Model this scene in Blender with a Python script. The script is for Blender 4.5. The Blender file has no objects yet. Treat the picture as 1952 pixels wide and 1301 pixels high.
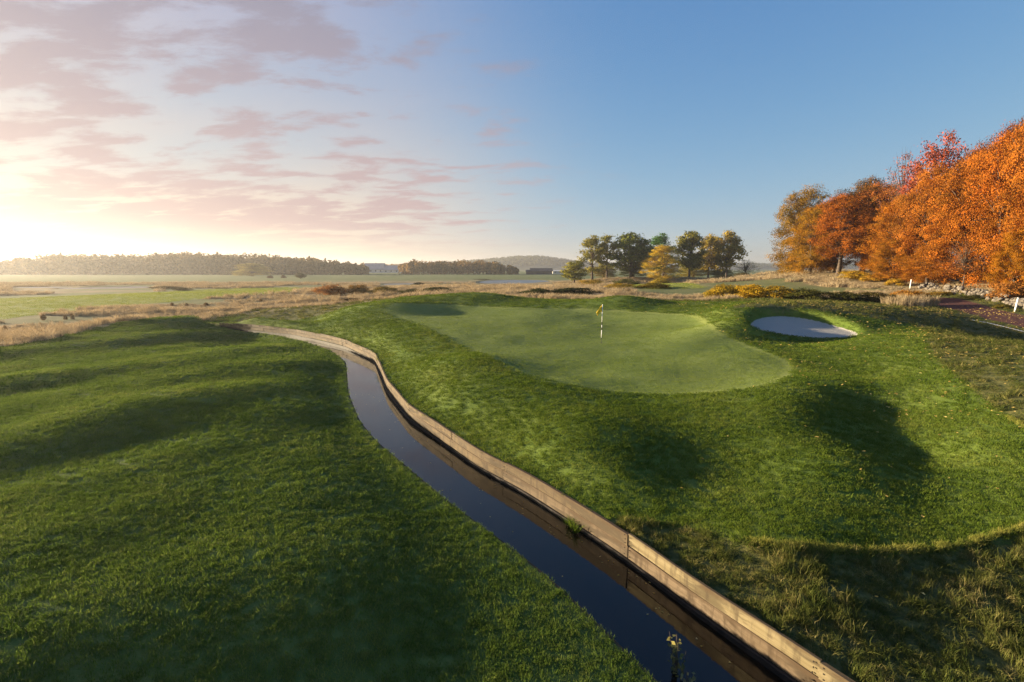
import bpy, bmesh, math, random
import numpy as np
from mathutils import Vector, Matrix, Euler

sc = bpy.context.scene
COL = sc.collection
rad = math.radians

# ------------------------------------------------------------------ camera
FPX, CX, CY = 976.0, 976.0, 650.5          # photo pixels (1952 x 1301)
HC = 5.0                                   # camera height above the ditch water
PITCH = math.atan(138.5 / FPX)
cam_d = bpy.data.cameras.new('camera')
cam_d.sensor_width = 36.0
cam_d.lens = 18.0
cam_d.clip_start = 0.1
cam_d.clip_end = 12000
cam = bpy.data.objects.new('camera', cam_d)
COL.objects.link(cam)
cam.location = (0, 0, HC)
cam.rotation_euler = (math.pi / 2 - PITCH, 0, 0)
sc.camera = cam

# ------------------------------------------------------------------ sun, sky, exposure
SUN_AZ, SUN_EL = rad(-73.0), rad(8.2)
sun_dir = Vector((math.sin(SUN_AZ) * math.cos(SUN_EL), math.cos(SUN_AZ) * math.cos(SUN_EL), math.sin(SUN_EL)))
sl = bpy.data.lights.new('sun', 'SUN')
sl.energy = 5.0
sl.angle = rad(0.6)
sl.color = (1.0, 0.80, 0.52)
sun = bpy.data.objects.new('sun', sl)
COL.objects.link(sun)
sun.location = sun_dir * 100
sun.rotation_euler = (-sun_dir).to_track_quat('-Z', 'Y').to_euler()

world = bpy.data.worlds.new('World')
sc.world = world
world.use_nodes = True
SKY_STRENGTH = 0.10
EXPOSURE = 2.15
SKY_GAIN = 2.0 ** -EXPOSURE            # the sky keeps its display brightness whatever the exposure
def N(nt, typ, **kw):
    n = nt.nodes.new(typ)
    for k, v in kw.items():
        if k.startswith('_'):
            setattr(n, k[1:], v)
    return n
def setin(n, **kw):
    for k, v in kw.items():
        n.inputs[k].default_value = v
    return n
def math_n(nt, op, a, b=None, c=None, clamp=False):
    n = nt.nodes.new('ShaderNodeMath'); n.operation = op; n.use_clamp = clamp
    for i, v in enumerate((a, b, c)):
        if v is None: continue
        if isinstance(v, (int, float)): n.inputs[i].default_value = v
        else: nt.links.new(v, n.inputs[i])
    return n.outputs[0]
def mixc(nt, fac, a, b, typ='MIX'):
    n = nt.nodes.new('ShaderNodeMix'); n.data_type = 'RGBA'; n.blend_type = typ
    for s, v in ((n.inputs[0], fac), (n.inputs[6], a), (n.inputs[7], b)):
        if isinstance(v, (int, float)): s.default_value = v
        elif isinstance(v, tuple): s.default_value = (v[0], v[1], v[2], 1)
        else: nt.links.new(v, s)
    return n.outputs[2]
def ramp(nt, fac, stops):
    n = nt.nodes.new('ShaderNodeValToRGB')
    while len(n.color_ramp.elements) > len(stops): n.color_ramp.elements.remove(n.color_ramp.elements[-1])
    while len(n.color_ramp.elements) < len(stops): n.color_ramp.elements.new(0.5)
    for e, (p, c) in zip(n.color_ramp.elements, stops):
        e.position = p
        e.color = (c, c, c, 1) if isinstance(c, (int, float)) else (c[0], c[1], c[2], 1)
    nt.links.new(fac, n.inputs[0])
    return n.outputs[0]
def sstep(nt, v, a, b):
    n = nt.nodes.new('ShaderNodeMapRange'); n.interpolation_type = 'SMOOTHSTEP'
    nt.links.new(v, n.inputs[0]); n.inputs[1].default_value = a; n.inputs[2].default_value = b
    return n.outputs[0]
def noise_n(nt, vec, scale, detail=4, rough=0.55, dist=0.0):
    n = nt.nodes.new('ShaderNodeTexNoise')
    n.inputs['Scale'].default_value = scale; n.inputs['Detail'].default_value = detail
    n.inputs['Roughness'].default_value = rough; n.inputs['Distortion'].default_value = dist
    if vec is not None: nt.links.new(vec, n.inputs['Vector'])
    return n.outputs['Fac']

wn = world.node_tree
wn.nodes.clear()
out = wn.nodes.new('ShaderNodeOutputWorld')
bg = wn.nodes.new('ShaderNodeBackground')
bg.inputs['Strength'].default_value = SKY_STRENGTH
sky = wn.nodes.new('ShaderNodeTexSky')
sky.sky_type = 'NISHITA'
sky.sun_disc = False
sky.sun_elevation = SUN_EL
sky.sun_rotation = SUN_AZ
sky.altitude = 0
sky.air_density = 1.0
sky.dust_density = 0.3
sky.ozone_density = 1.0
# drifting cloud bank on the sun's side of the sky, laid out on a plane overhead
tc = wn.nodes.new('ShaderNodeTexCoord')
sep = wn.nodes.new('ShaderNodeSeparateXYZ')
wn.links.new(tc.outputs['Generated'], sep.inputs[0])
zz = math_n(wn, 'ADD', math_n(wn, 'MAXIMUM', sep.outputs[2], 0.0), 0.16)
cx_ = math_n(wn, 'DIVIDE', sep.outputs[0], zz)
cy_ = math_n(wn, 'DIVIDE', sep.outputs[1], zz)
cmb = wn.nodes.new('ShaderNodeCombineXYZ')
wn.links.new(cx_, cmb.inputs[0]); wn.links.new(cy_, cmb.inputs[1])
mp = wn.nodes.new('ShaderNodeMapping')
mp.inputs['Rotation'].default_value = (0, 0, rad(-20))
mp.inputs['Scale'].default_value = (0.85, 1.6, 1)
mp.inputs['Location'].default_value = (3.1, 0.4, 0)
wn.links.new(cmb.outputs[0], mp.inputs[0])
n1 = noise_n(wn, mp.outputs[0], 3.3, 11, 0.60, 0.2)
n2 = noise_n(wn, mp.outputs[0], 0.35, 3, 0.5)
# bank: clouds thin out away from the sun's azimuth
azn = math_n(wn, 'ADD', math_n(wn, 'MULTIPLY', sep.outputs[0], 0.86), math_n(wn, 'MULTIPLY', sep.outputs[1], -0.50))
bank = math_n(wn, 'SUBTRACT', 1.0, sstep(wn, azn, -0.98, -0.18))
dens = math_n(wn, 'ADD', math_n(wn, 'ADD', n1, math_n(wn, 'MULTIPLY', math_n(wn, 'SUBTRACT', n2, 0.5), 0.55)), math_n(wn, 'MULTIPLY', math_n(wn, 'SUBTRACT', bank, 0.75), 0.26))
cl = math_n(wn, 'MULTIPLY', math_n(wn, 'MULTIPLY', sstep(wn, bank, 0.0, 0.5), sstep(wn, dens, 0.41, 0.57)), math_n(wn, 'MULTIPLY', sstep(wn, sep.outputs[2], 0.01, 0.09), math_n(wn, 'SUBTRACT', 1.0, math_n(wn, 'MULTIPLY', sstep(wn, sep.outputs[2], 0.5, 0.8), 0.8))))
CLOUD_K = SKY_GAIN / SKY_STRENGTH
ccol = mixc(wn, sstep(wn, sep.outputs[2], 0.06, 0.50), tuple(c * CLOUD_K for c in (0.56, 0.40, 0.41)), tuple(c * CLOUD_K for c in (0.28, 0.28, 0.37)))
# pastel film grade of the whole sky: each channel compressed alike in every direction
srgb = wn.nodes.new('ShaderNodeSeparateColor'); wn.links.new(sky.outputs[0], srgb.inputs[0])
crgb = wn.nodes.new('ShaderNodeCombineColor')
for k_, (g_, p_, q_) in enumerate(((0.96, 1.95, 1.14), (0.80, 2.95, 1.0), (0.73, 7.0, 1.0))):
    w_ = math_n(wn, 'POWER', math_n(wn, 'MULTIPLY', srgb.outputs[k_], 0.1), q_)
    v_ = math_n(wn, 'POWER', math.e, math_n(wn, 'MULTIPLY', w_, -p_))
    wn.links.new(math_n(wn, 'MULTIPLY', math_n(wn, 'SUBTRACT', 1.0, v_), g_ * SKY_GAIN / SKY_STRENGTH), crgb.inputs[k_])
skyc = crgb.outputs[0]
# thin high veil across the cloudy side
veil = math_n(wn, 'MULTIPLY', math_n(wn, 'MULTIPLY', sstep(wn, bank, 0.0, 1.0), sstep(wn, n2, 0.05, 0.55)), 0.68)
skyc = mixc(wn, veil, skyc, mixc(wn, sstep(wn, sep.outputs[2], 0.03, 0.45), tuple(c * CLOUD_K for c in (0.96, 0.70, 0.48)), tuple(c * CLOUD_K for c in (0.55, 0.48, 0.57))))
final = mixc(wn, math_n(wn, 'MULTIPLY', cl, 0.82), skyc, ccol)
wn.links.new(final, bg.inputs['Color'])
wn.links.new(bg.outputs[0], out.inputs[0])

vs = sc.view_settings
vs.view_transform = 'Standard'
vs.look = 'None'
vs.gamma = 1.0
vs.use_curve_mapping = False
vs.exposure = EXPOSURE
sc.cycles.use_denoising = True
sc.cycles.denoising_input_passes = 'RGB_ALBEDO_NORMAL'
sc.cycles.denoising_prefilter = 'NONE'
sc.cycles.max_bounces = 6
sc.cycles.diffuse_bounces = 3
sc.cycles.glossy_bounces = 3
sc.cycles.transmission_bounces = 4
sc.cycles.transparent_max_bounces = 4
sc.cycles.volume_bounces = 0
sc.cycles.caustics_reflective = False
sc.cycles.caustics_refractive = False

# ------------------------------------------------------------------ helpers
def ray(px, py):
    u, v = (px - CX) / FPX, (CY - py) / FPX
    dy = math.cos(PITCH) + v * math.sin(PITCH)
    dz = -math.sin(PITCH) + v * math.cos(PITCH)
    return u / dy, dz / dy                  # x and z per metre forward
def atz(px, py, z):
    a, b = ray(px, py); y = (z - HC) / b
    return (a * y, y, z)
def aty(px, py, y):
    a, b = ray(px, py)
    return (a * y, y, HC + b * y)

def _hash(ix, iy, seed):
    h = (ix.astype(np.int64) * 374761393 + iy.astype(np.int64) * 668265263 + seed * 1442695041) & 0x7fffffff
    h = ((h ^ (h >> 13)) * 1274126177) & 0x7fffffff
    return ((h ^ (h >> 16)) & 0xffff) / 65535.0
def vnoise(x, y, seed=0):
    x = np.asarray(x, float); y = np.asarray(y, float)
    ix, iy = np.floor(x), np.floor(y)
    fx, fy = x - ix, y - iy
    fx = fx * fx * fx * (fx * (fx * 6 - 15) + 10); fy = fy * fy * fy * (fy * (fy * 6 - 15) + 10)
    a, b = _hash(ix, iy, seed), _hash(ix + 1, iy, seed)
    c, d = _hash(ix, iy + 1, seed), _hash(ix + 1, iy + 1, seed)
    return (a * (1 - fx) + b * fx) * (1 - fy) + (c * (1 - fx) + d * fx) * fy - 0.5
def fbm(x, y, seed=0, oct=3):
    s, a = 0, 1.0
    for k in range(oct):
        s = s + a * vnoise(x * 2 ** k + 17.3 * k, y * 2 ** k - 9.1 * k, seed + k); a *= 0.5
    return s
def sm(a, b, v):
    t = np.clip((v - a) / (b - a), 0, 1)
    return t * t * (3 - 2 * t)
def sdf_poly(poly, x, y, far=30.0):
    """signed distance, negative inside; 'far' outside the padded box"""
    P = np.asarray(poly, float)[:, :2]
    x = np.asarray(x, float); y = np.asarray(y, float)
    out = np.full(x.shape, far)
    pad = 8.0
    m = (x > P[:, 0].min() - pad) & (x < P[:, 0].max() + pad) & (y > P[:, 1].min() - pad) & (y < P[:, 1].max() + pad)
    if not m.any(): return out
    px, py = x[m], y[m]
    d = np.full(px.shape, 1e9); ins = np.zeros(px.shape, bool)
    for i in range(len(P)):
        ax, ay = P[i]; bx, by = P[(i + 1) % len(P)]
        ex, ey = bx - ax, by - ay
        t = np.clip(((px - ax) * ex + (py - ay) * ey) / (ex * ex + ey * ey + 1e-9), 0, 1)
        d = np.minimum(d, (px - ax - t * ex) ** 2 + (py - ay - t * ey) ** 2)
        cond = (ay > py) != (by > py)
        with np.errstate(divide='ignore', invalid='ignore'):
            xi = ax + (py - ay) * ex / (ey if abs(ey) > 1e-12 else 1e-12)
        ins ^= cond & (px < xi)
    d = np.sqrt(d)
    out[m] = np.where(ins, -d, d)
    return out
def smooth_closed(pts, k=2):
    P = np.asarray(pts, float)
    for _ in range(k):
        Q = np.roll(P, -1, 0)
        P = np.stack([P * .75 + Q * .25, P * .25 + Q * .75], 1).reshape(-1, P.shape[1])
    return P

def mesh_np(name, V, F, smooth=False):
    """V (n,3); F list of index arrays all of equal width, (m,3) or (m,4)"""
    V = np.asarray(V, np.float32); F = np.asarray(F, np.int32)
    me = bpy.data.meshes.new(name)
    me.vertices.add(len(V)); me.vertices.foreach_set('co', V.ravel())
    k = F.shape[1]
    me.loops.add(F.size); me.loops.foreach_set('vertex_index', F.ravel())
    me.polygons.add(len(F))
    me.polygons.foreach_set('loop_start', np.arange(0, F.size, k, dtype=np.int32))
    me.polygons.foreach_set('loop_total', np.full(len(F), k, np.int32))
    if smooth: me.polygons.foreach_set('use_smooth', np.ones(len(F), bool))
    me.update(calc_edges=True)
    return me
def fattr(me, name, vals, domain='POINT', typ='FLOAT'):
    a = me.attributes.new(name, typ, domain)
    if typ == 'FLOAT': a.data.foreach_set('value', np.asarray(vals, np.float32).ravel())
    elif typ == 'INT': a.data.foreach_set('value', np.asarray(vals, np.int32).ravel())
    elif typ == 'FLOAT_VECTOR': a.data.foreach_set('vector', np.asarray(vals, np.float32).ravel())
    elif typ == 'FLOAT_COLOR': a.data.foreach_set('color', np.asarray(vals, np.float32).ravel())
def link(name, me, mat=None, parent=None):
    o = bpy.data.objects.new(name, me)
    COL.objects.link(o)
    if mat is not None and me is not None:
        if not me.materials: me.materials.append(mat)
    if parent is not None: o.parent = parent
    return o
def tag(o, label=None, cat=None, group=None, kind=None):
    if label: o['label'] = label
    if cat: o['category'] = cat
    if group: o['group'] = group
    if kind: o['kind'] = kind
    return o
def empty(name, loc):
    o = bpy.data.objects.new(name, None); COL.objects.link(o); o.location = loc
    o.empty_display_size = 0.2
    return o
class MB:
    """collects boxes and tubes for one mesh"""
    def __init__(s): s.v = []; s.f = []; s.uv = None
    def add(s, v, f):
        o = len(s.v); s.v += [tuple(p) for p in v]; s.f += [tuple(i + o for i in q) for q in f]
    def box(s, c, d, rz=0.0, M=None):
        hx, hy, hz = d[0] / 2, d[1] / 2, d[2] / 2
        vs_ = [Vector((x * hx, y * hy, z * hz)) for x in (-1, 1) for y in (-1, 1) for z in (-1, 1)]
        R = Matrix.Rotation(rz, 3, 'Z') if M is None else M
        s.add([R @ p + Vector(c) for p in vs_], [(0, 1, 3, 2), (4, 6, 7, 5), (0, 4, 5, 1), (2, 3, 7, 6), (0, 2, 6, 4), (1, 5, 7, 3)])
    def tube(s, pts, rads, n=6, cap=True):
        pts = [Vector(p) for p in pts]
        o = len(s.v)
        for i, p in enumerate(pts):
            t = (pts[min(i + 1, len(pts) - 1)] - pts[max(i - 1, 0)])
            if t.length < 1e-9: t = Vector((0, 0, 1))
            t.normalize()
            a = t.cross(Vector((0, 1, 0)) if abs(t.y) < 0.9 else Vector((1, 0, 0))).normalized(); b = t.cross(a)
            for k in range(n):
                w = 2 * math.pi * k / n
                s.v.append(tuple(p + (a * math.cos(w) + b * math.sin(w)) * rads[i]))
        for i in range(len(pts) - 1):
            for k in range(n):
                s.f.append((o + i * n + k, o + i * n + (k + 1) % n, o + (i + 1) * n + (k + 1) % n, o + (i + 1) * n + k))
        if cap:
            s.f.append(tuple(o + k for k in range(n))[::-1]); e = o + (len(pts) - 1) * n
            s.f.append(tuple(e + k for k in range(n)))
    def mesh(s, name, smooth=False):
        me = bpy.data.meshes.new(name); me.from_pydata(s.v, [], s.f)
        if smooth: me.polygons.foreach_set('use_smooth', np.ones(len(me.polygons), bool))
        me.update()
        return me
    def build(s, name, mat, parent=None, smooth=False): return link(name, s.mesh(name, smooth), mat, parent)

def new_mat(name):
    m = bpy.data.materials.new(name); m.use_nodes = True
    nt = m.node_tree; nt.nodes.clear()
    o = nt.nodes.new('ShaderNodeOutputMaterial')
    return m, nt, o
def simple_mat(name, col, rough=0.7, var=0.15, scale=3.0, bump=0.0, spec=0.3):
    m, nt, o = new_mat(name)
    b = nt.nodes.new('ShaderNodeBsdfPrincipled')
    g = nt.nodes.new('ShaderNodeNewGeometry')
    nz = noise_n(nt, g.outputs['Position'], scale, 5)
    c = mixc(nt, sstep(nt, nz, 0.3, 0.7), tuple(max(0, x * (1 - var)) for x in col), tuple(min(1, x * (1 + var)) for x in col))
    nt.links.new(c, b.inputs['Base Color'])
    b.inputs['Roughness'].default_value = rough
    b.inputs['Specular IOR Level'].default_value = spec
    if bump:
        bp = nt.nodes.new('ShaderNodeBump'); bp.inputs['Strength'].default_value = bump
        nt.links.new(noise_n(nt, g.outputs['Position'], scale * 5, 4), bp.inputs['Height']); nt.links.new(bp.outputs[0], b.inputs['Normal'])
    nt.links.new(b.outputs[0], o.inputs[0])
    return m
# ------------------------------------------------------------------ the lie of the land
# ditch edges traced from the photograph: left lawn edge and top of the plank wall
Lpx = [(1249,1299),(1150,1207),(1084,1138),(1013,1077),(938,1019),(850,956),(794,909),(745,866),(718,845),(681,799),(662,748),(658,690),(629,668),(575,650),(507,636),(419,630),(385,619)]
Rpx = [(1619,1298),(1547,1251),(1445,1183.5),(1342,1117),(1240,1046),(1186,1010),(1098,957),(1000,900),(917,861),(842,812),(783,775),(740,726),(726,694),(716,673),(658,648),(611,637),(554,627),(423,614)]
def zedge(y): return 0.48 + 0.25 * sm(24, 44, np.asarray(y, float))
def edge_curve(px):
    pts = []
    for (a, b) in px:
        z = 0.48
        for _ in range(4):
            p = atz(a, b, z); z = float(zedge(p[1]))
        pts.append(p)
    P = np.array(sorted([(p[1], p[0]) for p in pts]))
    return P
LP, RP = edge_curve(Lpx), edge_curve(Rpx)
Y_END = min(LP[-1, 0], RP[-1, 0])
_ys = np.arange(-80, 60, 0.1)
def _ext(P):
    x = np.interp(_ys, P[:, 0], P[:, 1])
    s0 = (P[2, 1] - P[0, 1]) / (P[2, 0] - P[0, 0]); lo = _ys < P[0, 0]
    x[lo] = P[0, 1] + s0 * (_ys[lo] - P[0, 0])
    s1 = (P[-1, 1] - P[-3, 1]) / (P[-1, 0] - P[-3, 0]); hi = _ys > P[-1, 0]
    x[hi] = P[-1, 1] + s1 * (_ys[hi] - P[-1, 0])
    k = np.exp(-0.5 * (np.arange(-12, 13) / 4.0) ** 2); k /= k.sum()
    xp = np.pad(x, 12, mode='reflect', reflect_type='odd')
    return np.convolve(xp, k, 'valid')
_lx, _rx = _ext(LP), _ext(RP)
D_END = Y_END + 1.5
def Lx(y):
    y = np.asarray(y, float); yy = np.clip(y, -80, D_END)
    l, r = np.interp(yy, _ys, _lx), np.interp(yy, _ys, _rx)
    w = 1 - sm(D_END - 1.8, D_END, yy)
    mid = (l + r) / 2
    return mid + (l - mid) * np.maximum(w, 0.02)
def Rx(y):
    y = np.asarray(y, float); yy = np.clip(y, -80, D_END)
    l, r = np.interp(yy, _ys, _lx), np.interp(yy, _ys, _rx)
    w = 1 - sm(D_END - 1.8, D_END, yy)
    mid = (l + r) / 2
    return mid + (r - mid) * np.maximum(w, 0.02)
def ditch_depth(y): return 1 - sm(D_END - 0.5, D_END, np.asarray(y, float))

ctl = []
def Z(px, py, z): ctl.append(atz(px, py, z))
def Y(px, py, y): ctl.append(aty(px, py, y))
def W(x, y, z): ctl.append((x, y, z))
# left lawn
for y in (3, 5, 7, 9, 12, 15, 18, 22, 26, 30, 35, 40): W(float(Lx(y)), y, float(zedge(y)))
for y in (3, 5, 7, 9, 12, 15, 18, 22, 26, 30, 35, 40): W(float(Rx(y)), y, float(zedge(y)) + 0.02)
Z(0, 1290, 1.02); Z(400, 1250, .82); Z(800, 1290, .6); Z(0, 1080, 1.12); Z(400, 1050, .88); Z(700, 1050, .66)
Z(0, 900, 1.15); Z(250, 880, 1.0); Z(500, 870, .82); Z(0, 780, 1.2); Z(300, 780, 1.08); Z(520, 770, .84)
Z(150, 700, 1.16); Z(400, 690, 1.06); Z(560, 690, .85); Z(0, 715, 1.2)
Z(0, 680, 1.22); Z(150, 647, 1.3); Z(270, 619, 1.42); Z(400, 600, 1.55); Z(470, 602, 1.42)
Z(300, 645, 1.1); Z(420, 612, 1.2); Z(520, 612, 1.2); Z(200, 672, 1.15)
W(-14, 2, 1.1); W(-14, -10, 1.0); W(0, -8, .5); W(12, -8, .6); W(25, -5, 1.0); W(-30, -5, 1.3); W(0, -40, .6); W(-40, -40, 1.); W(40, -40, 1.)
W(-32, 10, 1.5); W(-32, 20, 1.0)
# beyond the lawn ridge: heath and fairway
Y(0, 640, 33); Y(60, 606, 46); Y(250, 596, 52); Y(450, 585, 58); Y(540, 590, 50); Y(100, 585, 60); Y(100, 566, 85); Y(330, 560, 85); Y(500, 566, 72)
Y(560, 600, 47); Y(600, 585, 55); Y(640, 572, 66)
# apron and green
Y(590, 622, 41); Z(650, 591, 1.6); Z(725, 574, 2.0); Z(830, 566, 2.3); Z(912, 560, 2.6); ctl[-1] = ctl[-1][:2] + (2.05,); Z(1000, 577, 2.0); Z(1060, 577, 2.0); Z(1180, 566, 2.62); ctl[-1] = ctl[-1][:2] + (2.02,); Z(1265, 583, 2.0); Z(1340, 590, 2.0)
Z(700, 610, 1.35); Z(740, 640, 1.05); Z(780, 605, 1.5); Z(840, 600, 1.4); Z(800, 660, 1.0); Z(960, 592, 1.6); Z(900, 625, 1.25); Z(1000, 600, 1.55); Z(1120, 595, 1.6); Z(1240, 600, 1.6)
Z(1146, 654, .95); Z(1000, 660, 1.0); Z(1250, 640, 1.05); Z(1330, 620, 1.4); Z(1400, 670, 1.05); Z(1250, 700, .86); Z(1060, 705, .86); Z(1420, 725, .84); Z(1510, 705, .92); Z(1270, 752, .86)
Z(860, 700, .95); Z(950, 760, .90); Z(850, 760, .76); Z(1100, 800, .90); Z(1250, 810, .78); Z(1050, 880, .78); Z(1180, 920, .72); Z(1300, 900, .60); Z(1420, 900, .60); Z(1300, 990, .54)
# bunker
Z(1390, 588, 2.4); Z(1470, 585, 2.5); Z(1540, 587, 2.45); Z(1610, 594, 2.25); Z(1672, 607, 1.95)
Z(1410, 609, 2.08); Y(1440, 612, 31.3); Y(1500, 612, 31.0); Y(1570, 622, 30.0); Z(1430, 640, 1.35); Y(1540, 648, 28.2); Y(1620, 646, 28.0); Z(1660, 640, 1.55); Z(1480, 660, 1.15)
# the swell and the swale right of the green
Z(1500, 770, 1.10); Z(1590, 728, 1.05); Z(1610, 870, .98); Z(1450, 830, .92); Z(1690, 775, .70); Z(1780, 870, .54); Z(1650, 715, .86); Z(1740, 950, .62); Z(1560, 1000, .72)
Z(1850, 850, .88); Z(1800, 750, 1.16); Z(1700, 690, 1.2); Z(1900, 700, 1.6); Z(1940, 930, .74); Z(1760, 640, 1.6); Z(1600, 690, 1.0)
Z(1500, 1042, .70); Z(1700, 1050, .60); Z(1940, 1015, .62); Z(1500, 1150, .48); Z(1700, 1200, .42); Z(1900, 1150, .42); Z(1930, 1290, .38)
# right: rough, path, bank under the wood
Y(1950, 650, 30); Y(1880, 630, 33); Y(1952, 615, 34.5); Y(1880, 600, 38); Y(1800, 582, 43); Y(1775, 566, 49); Y(1952, 585, 40); Y(1700, 590, 38)
Y(1500, 574, 46); Y(1600, 578, 44); Y(1400, 572, 50); Y(1950, 560, 46); Y(1850, 548, 56); Y(1760, 545, 58); Y(1650, 545, 64); Y(1500, 548, 66)
W(60, 40, 3.0); W(60, 60, 3.8); W(80, 60, 4.5); W(60, 20, 2.2); W(50, 0, 1.8); W(80, 20, 3.0); W(70, 90, 4.6); W(52, 90, 4.1); W(95, 95, 5)
Y(1400, 541, 78); Y(1300, 552, 70); Y(1150, 556, 68); Y(1000, 560, 66); Y(900, 556, 72); Y(800, 563, 66); Y(720, 566, 64); Y(1060, 565, 60); Y(1250, 566, 58); Y(1350, 575, 52)
Y(1500, 532, 95); Y(1250, 542, 92); Y(1100, 548, 88); Y(700, 552, 95); Y(950, 547, 100)
MOUNDS = [(*atz(912, 560, 2.6)[:2], .62, 3.6, 2.6), (*atz(1180, 566, 2.62)[:2], .66, 3.4, 2.6), (*atz(760, 590, 1.75)[:2], .30, 2.6, 2.2), (*atz(1010, 640, 1.1)[:2], .10, 3.5, 2.6), (*atz(1330, 655, 1.1)[:2], .12, 3.0, 2.6), (*atz(900, 690, .95)[:2], .14, 2.2, 2.0), (*atz(1180, 830, .75)[:2], .14, 2.4, 1.6), (*atz(1535, 755, 1.0)[:2], .16, 2.2, 2.6)]
def far_z(x, y):
    z = 0.22 + 0.14 * fbm(x / 45, y / 45, 5)
    z = z + 3.9 * sm(28, 62, x - 0.12 * (y - 90)) * (1 - sm(120, 165, y + 0.0 * x))
    z = z + 1.9 * np.exp(-(((x - 49) / 30) ** 2 + ((y - 176) / 17) ** 2) ** 1.6)
    return z
for a in np.radians(np.arange(-60, 61, 7.5)):
    for r in (125, 160):
        x_, y_ = math.sin(a) * r, math.cos(a) * r
        W(x_, y_, float(far_z(np.array([x_]), np.array([y_]))[0]))
CT = np.array(ctl, float)
# thin-plate spline through the control points
_c = CT[:, :2] / 20.0
def _U(r2): return np.where(r2 > 0, r2 * np.log(r2 + 1e-12), 0)
n_ = len(CT)
K = _U(((_c[:, None] - _c[None]) ** 2).sum(-1)) + np.eye(n_) * 0.0008
Pm = np.c_[np.ones(n_), _c]
A = np.zeros((n_ + 3, n_ + 3)); A[:n_, :n_] = K; A[:n_, n_:] = Pm; A[n_:, :n_] = Pm.T
sol = np.linalg.solve(A, np.r_[CT[:, 2], 0, 0, 0])
def tps(x, y):
    x = np.asarray(x, float).ravel(); y = np.asarray(y, float).ravel()
    res = np.empty(x.shape)
    for i in range(0, len(x), 40000):
        q = np.c_[x[i:i + 40000], y[i:i + 40000]] / 20.0
        r2 = ((q[:, None, 0] - _c[None, :, 0]) ** 2 + (q[:, None, 1] - _c[None, :, 1]) ** 2)
        res[i:i + 40000] = _U(r2) @ sol[:n_] + sol[n_] + q @ sol[n_ + 1:]
    return res
def base_height(x, y):
    x = np.asarray(x, float); shp = x.shape; x = x.ravel(); y = np.asarray(y, float).ravel()
    r = np.hypot(x, y)
    w = 1 - sm(100, 150, r) if True else 0
    w = w * (1 - sm(50, 90, -y))
    z = far_z(x, y)
    near = w > 0
    zn = tps(np.clip(x[near], -140, 140), y[near])
    z[near] = z[near] * (1 - w[near]) + zn * w[near]
    for (mx_, my_, ma_, sx_, sy_) in MOUNDS:
        z = z + ma_ * np.exp(-((x - mx_) / sx_) ** 2 - ((y - my_) / sy_) ** 2)
    # swells of the left lawn, raked by the low sun (crests run across the light)
    u = 0.87 * x - 0.5 * y; v = 0.5 * x + 0.87 * y
    left = sm(0.3, 4.0, Lx(y) - x) * (1 - sm(40, 50, y)) * (1 - sm(20, 30, -x)) * sm(-6, 0, y)
    wob = 2.2 * fbm(v / 9.0, u / 14.0, 3, 2)
    sw = np.sin((u + wob) * 2 * math.pi / 8.5 + 0.6) * 0.06 + np.sin((u + 1.6 * wob) * 2 * math.pi / 4.1) * 0.03 + 0.13 * fbm(u / 2.6, v / 6.0, 9, 2)
    z = z + left * sw
    right = sm(0.3, 3.0, x - Rx(y)) * (1 - sm(45, 60, r))
    z = z + right * (0.06 * fbm(x / 2.5, y / 2.5, 21, 2) + 0.16 * fbm(u / 5.0, v / 8.0, 33, 2))
    # edges of the ditch at board height
    d = np.minimum(np.abs(x - Lx(y)), np.abs(x - Rx(y)))
    e = np.exp(-(d / 0.9) ** 2) * (1 - sm(D_END - 1, D_END + 2, y))
    z = z * (1 - e) + zedge(y) * e
    return z.reshape(shp)
def hit(px, py, ymax=400):
    a, b = ray(px, py)
    ys = np.concatenate([np.arange(3, 60, 0.15), np.arange(60, ymax, 0.6)])
    dz = HC + b * ys - base_height(a * ys, ys)
    i = np.argmax(dz < 0)
    if not (dz < 0).any(): i = len(ys) - 1
    if i > 0:
        t = dz[i - 1] / (dz[i - 1] - dz[i] + 1e-9); yy = ys[i - 1] + t * (ys[i] - ys[i - 1])
    else: yy = ys[0]
    return (a * yy, yy, HC + b * yy)
def trace(pts, k=2, ymax=400): return smooth_closed([hit(p[0], p[1], ymax)[:2] for p in pts], k)

green_poly = trace([(727,587),(749,604),(786,614),(834,633),(866,649),(920,674),(977,703),(1040,723),(1100,737),(1180,747),(1270,751),(1350,748),(1420,742),(1480,729),(1510,712),(1513,698),(1490,683),(1450,667),(1400,648),(1364,632),(1352,616),(1334,605),(1308,599),(1250,596),(1150,590),(1060,588),(980,588),(900,582),(820,579)])
sand_poly = trace([(1424,614),(1430,602),(1450,593),(1479,589.5),(1510,590.5),(1557,598),(1606,612),(1640,632),(1625,641),(1587,644),(1537,642),(1489,636),(1452,628)], 3)
SC = sand_poly.mean(0); SA = (0.97, -0.24)
apron_poly = np.array([(float(Rx(y)) - 0.3, y) for y in np.arange(41, 8.2, -1.0)] + [hit(a, b)[:2] for a, b in
    [(1300,1005),(1364,1020),(1430,1036),(1499,1045),(1602,1053),(1725,1053),(1807,1046),(1890,1027),(1952,1009),(2050,980),(2100,880),(1952,812),(1860,750),(1800,700),(1765,660),(1772,636),(1740,619),(1672,609),(1600,597),(1540,590),(1470,588),(1390,591)]] +
    [(20, 41.5), (13, 45), (9.5, 47), (5, 48.5), (0, 51), (-4, 54), (-9, 52), (-13, 49), (-15.5, 45)])
path_poly = np.array([hit(a, b)[:2] for a, b in [(1774,566),(1829,570),(1900,590),(1952,602),(2100,640),(2100,670),(1952,625),(1882,609),(1829,593),(1786,582)]])
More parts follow.
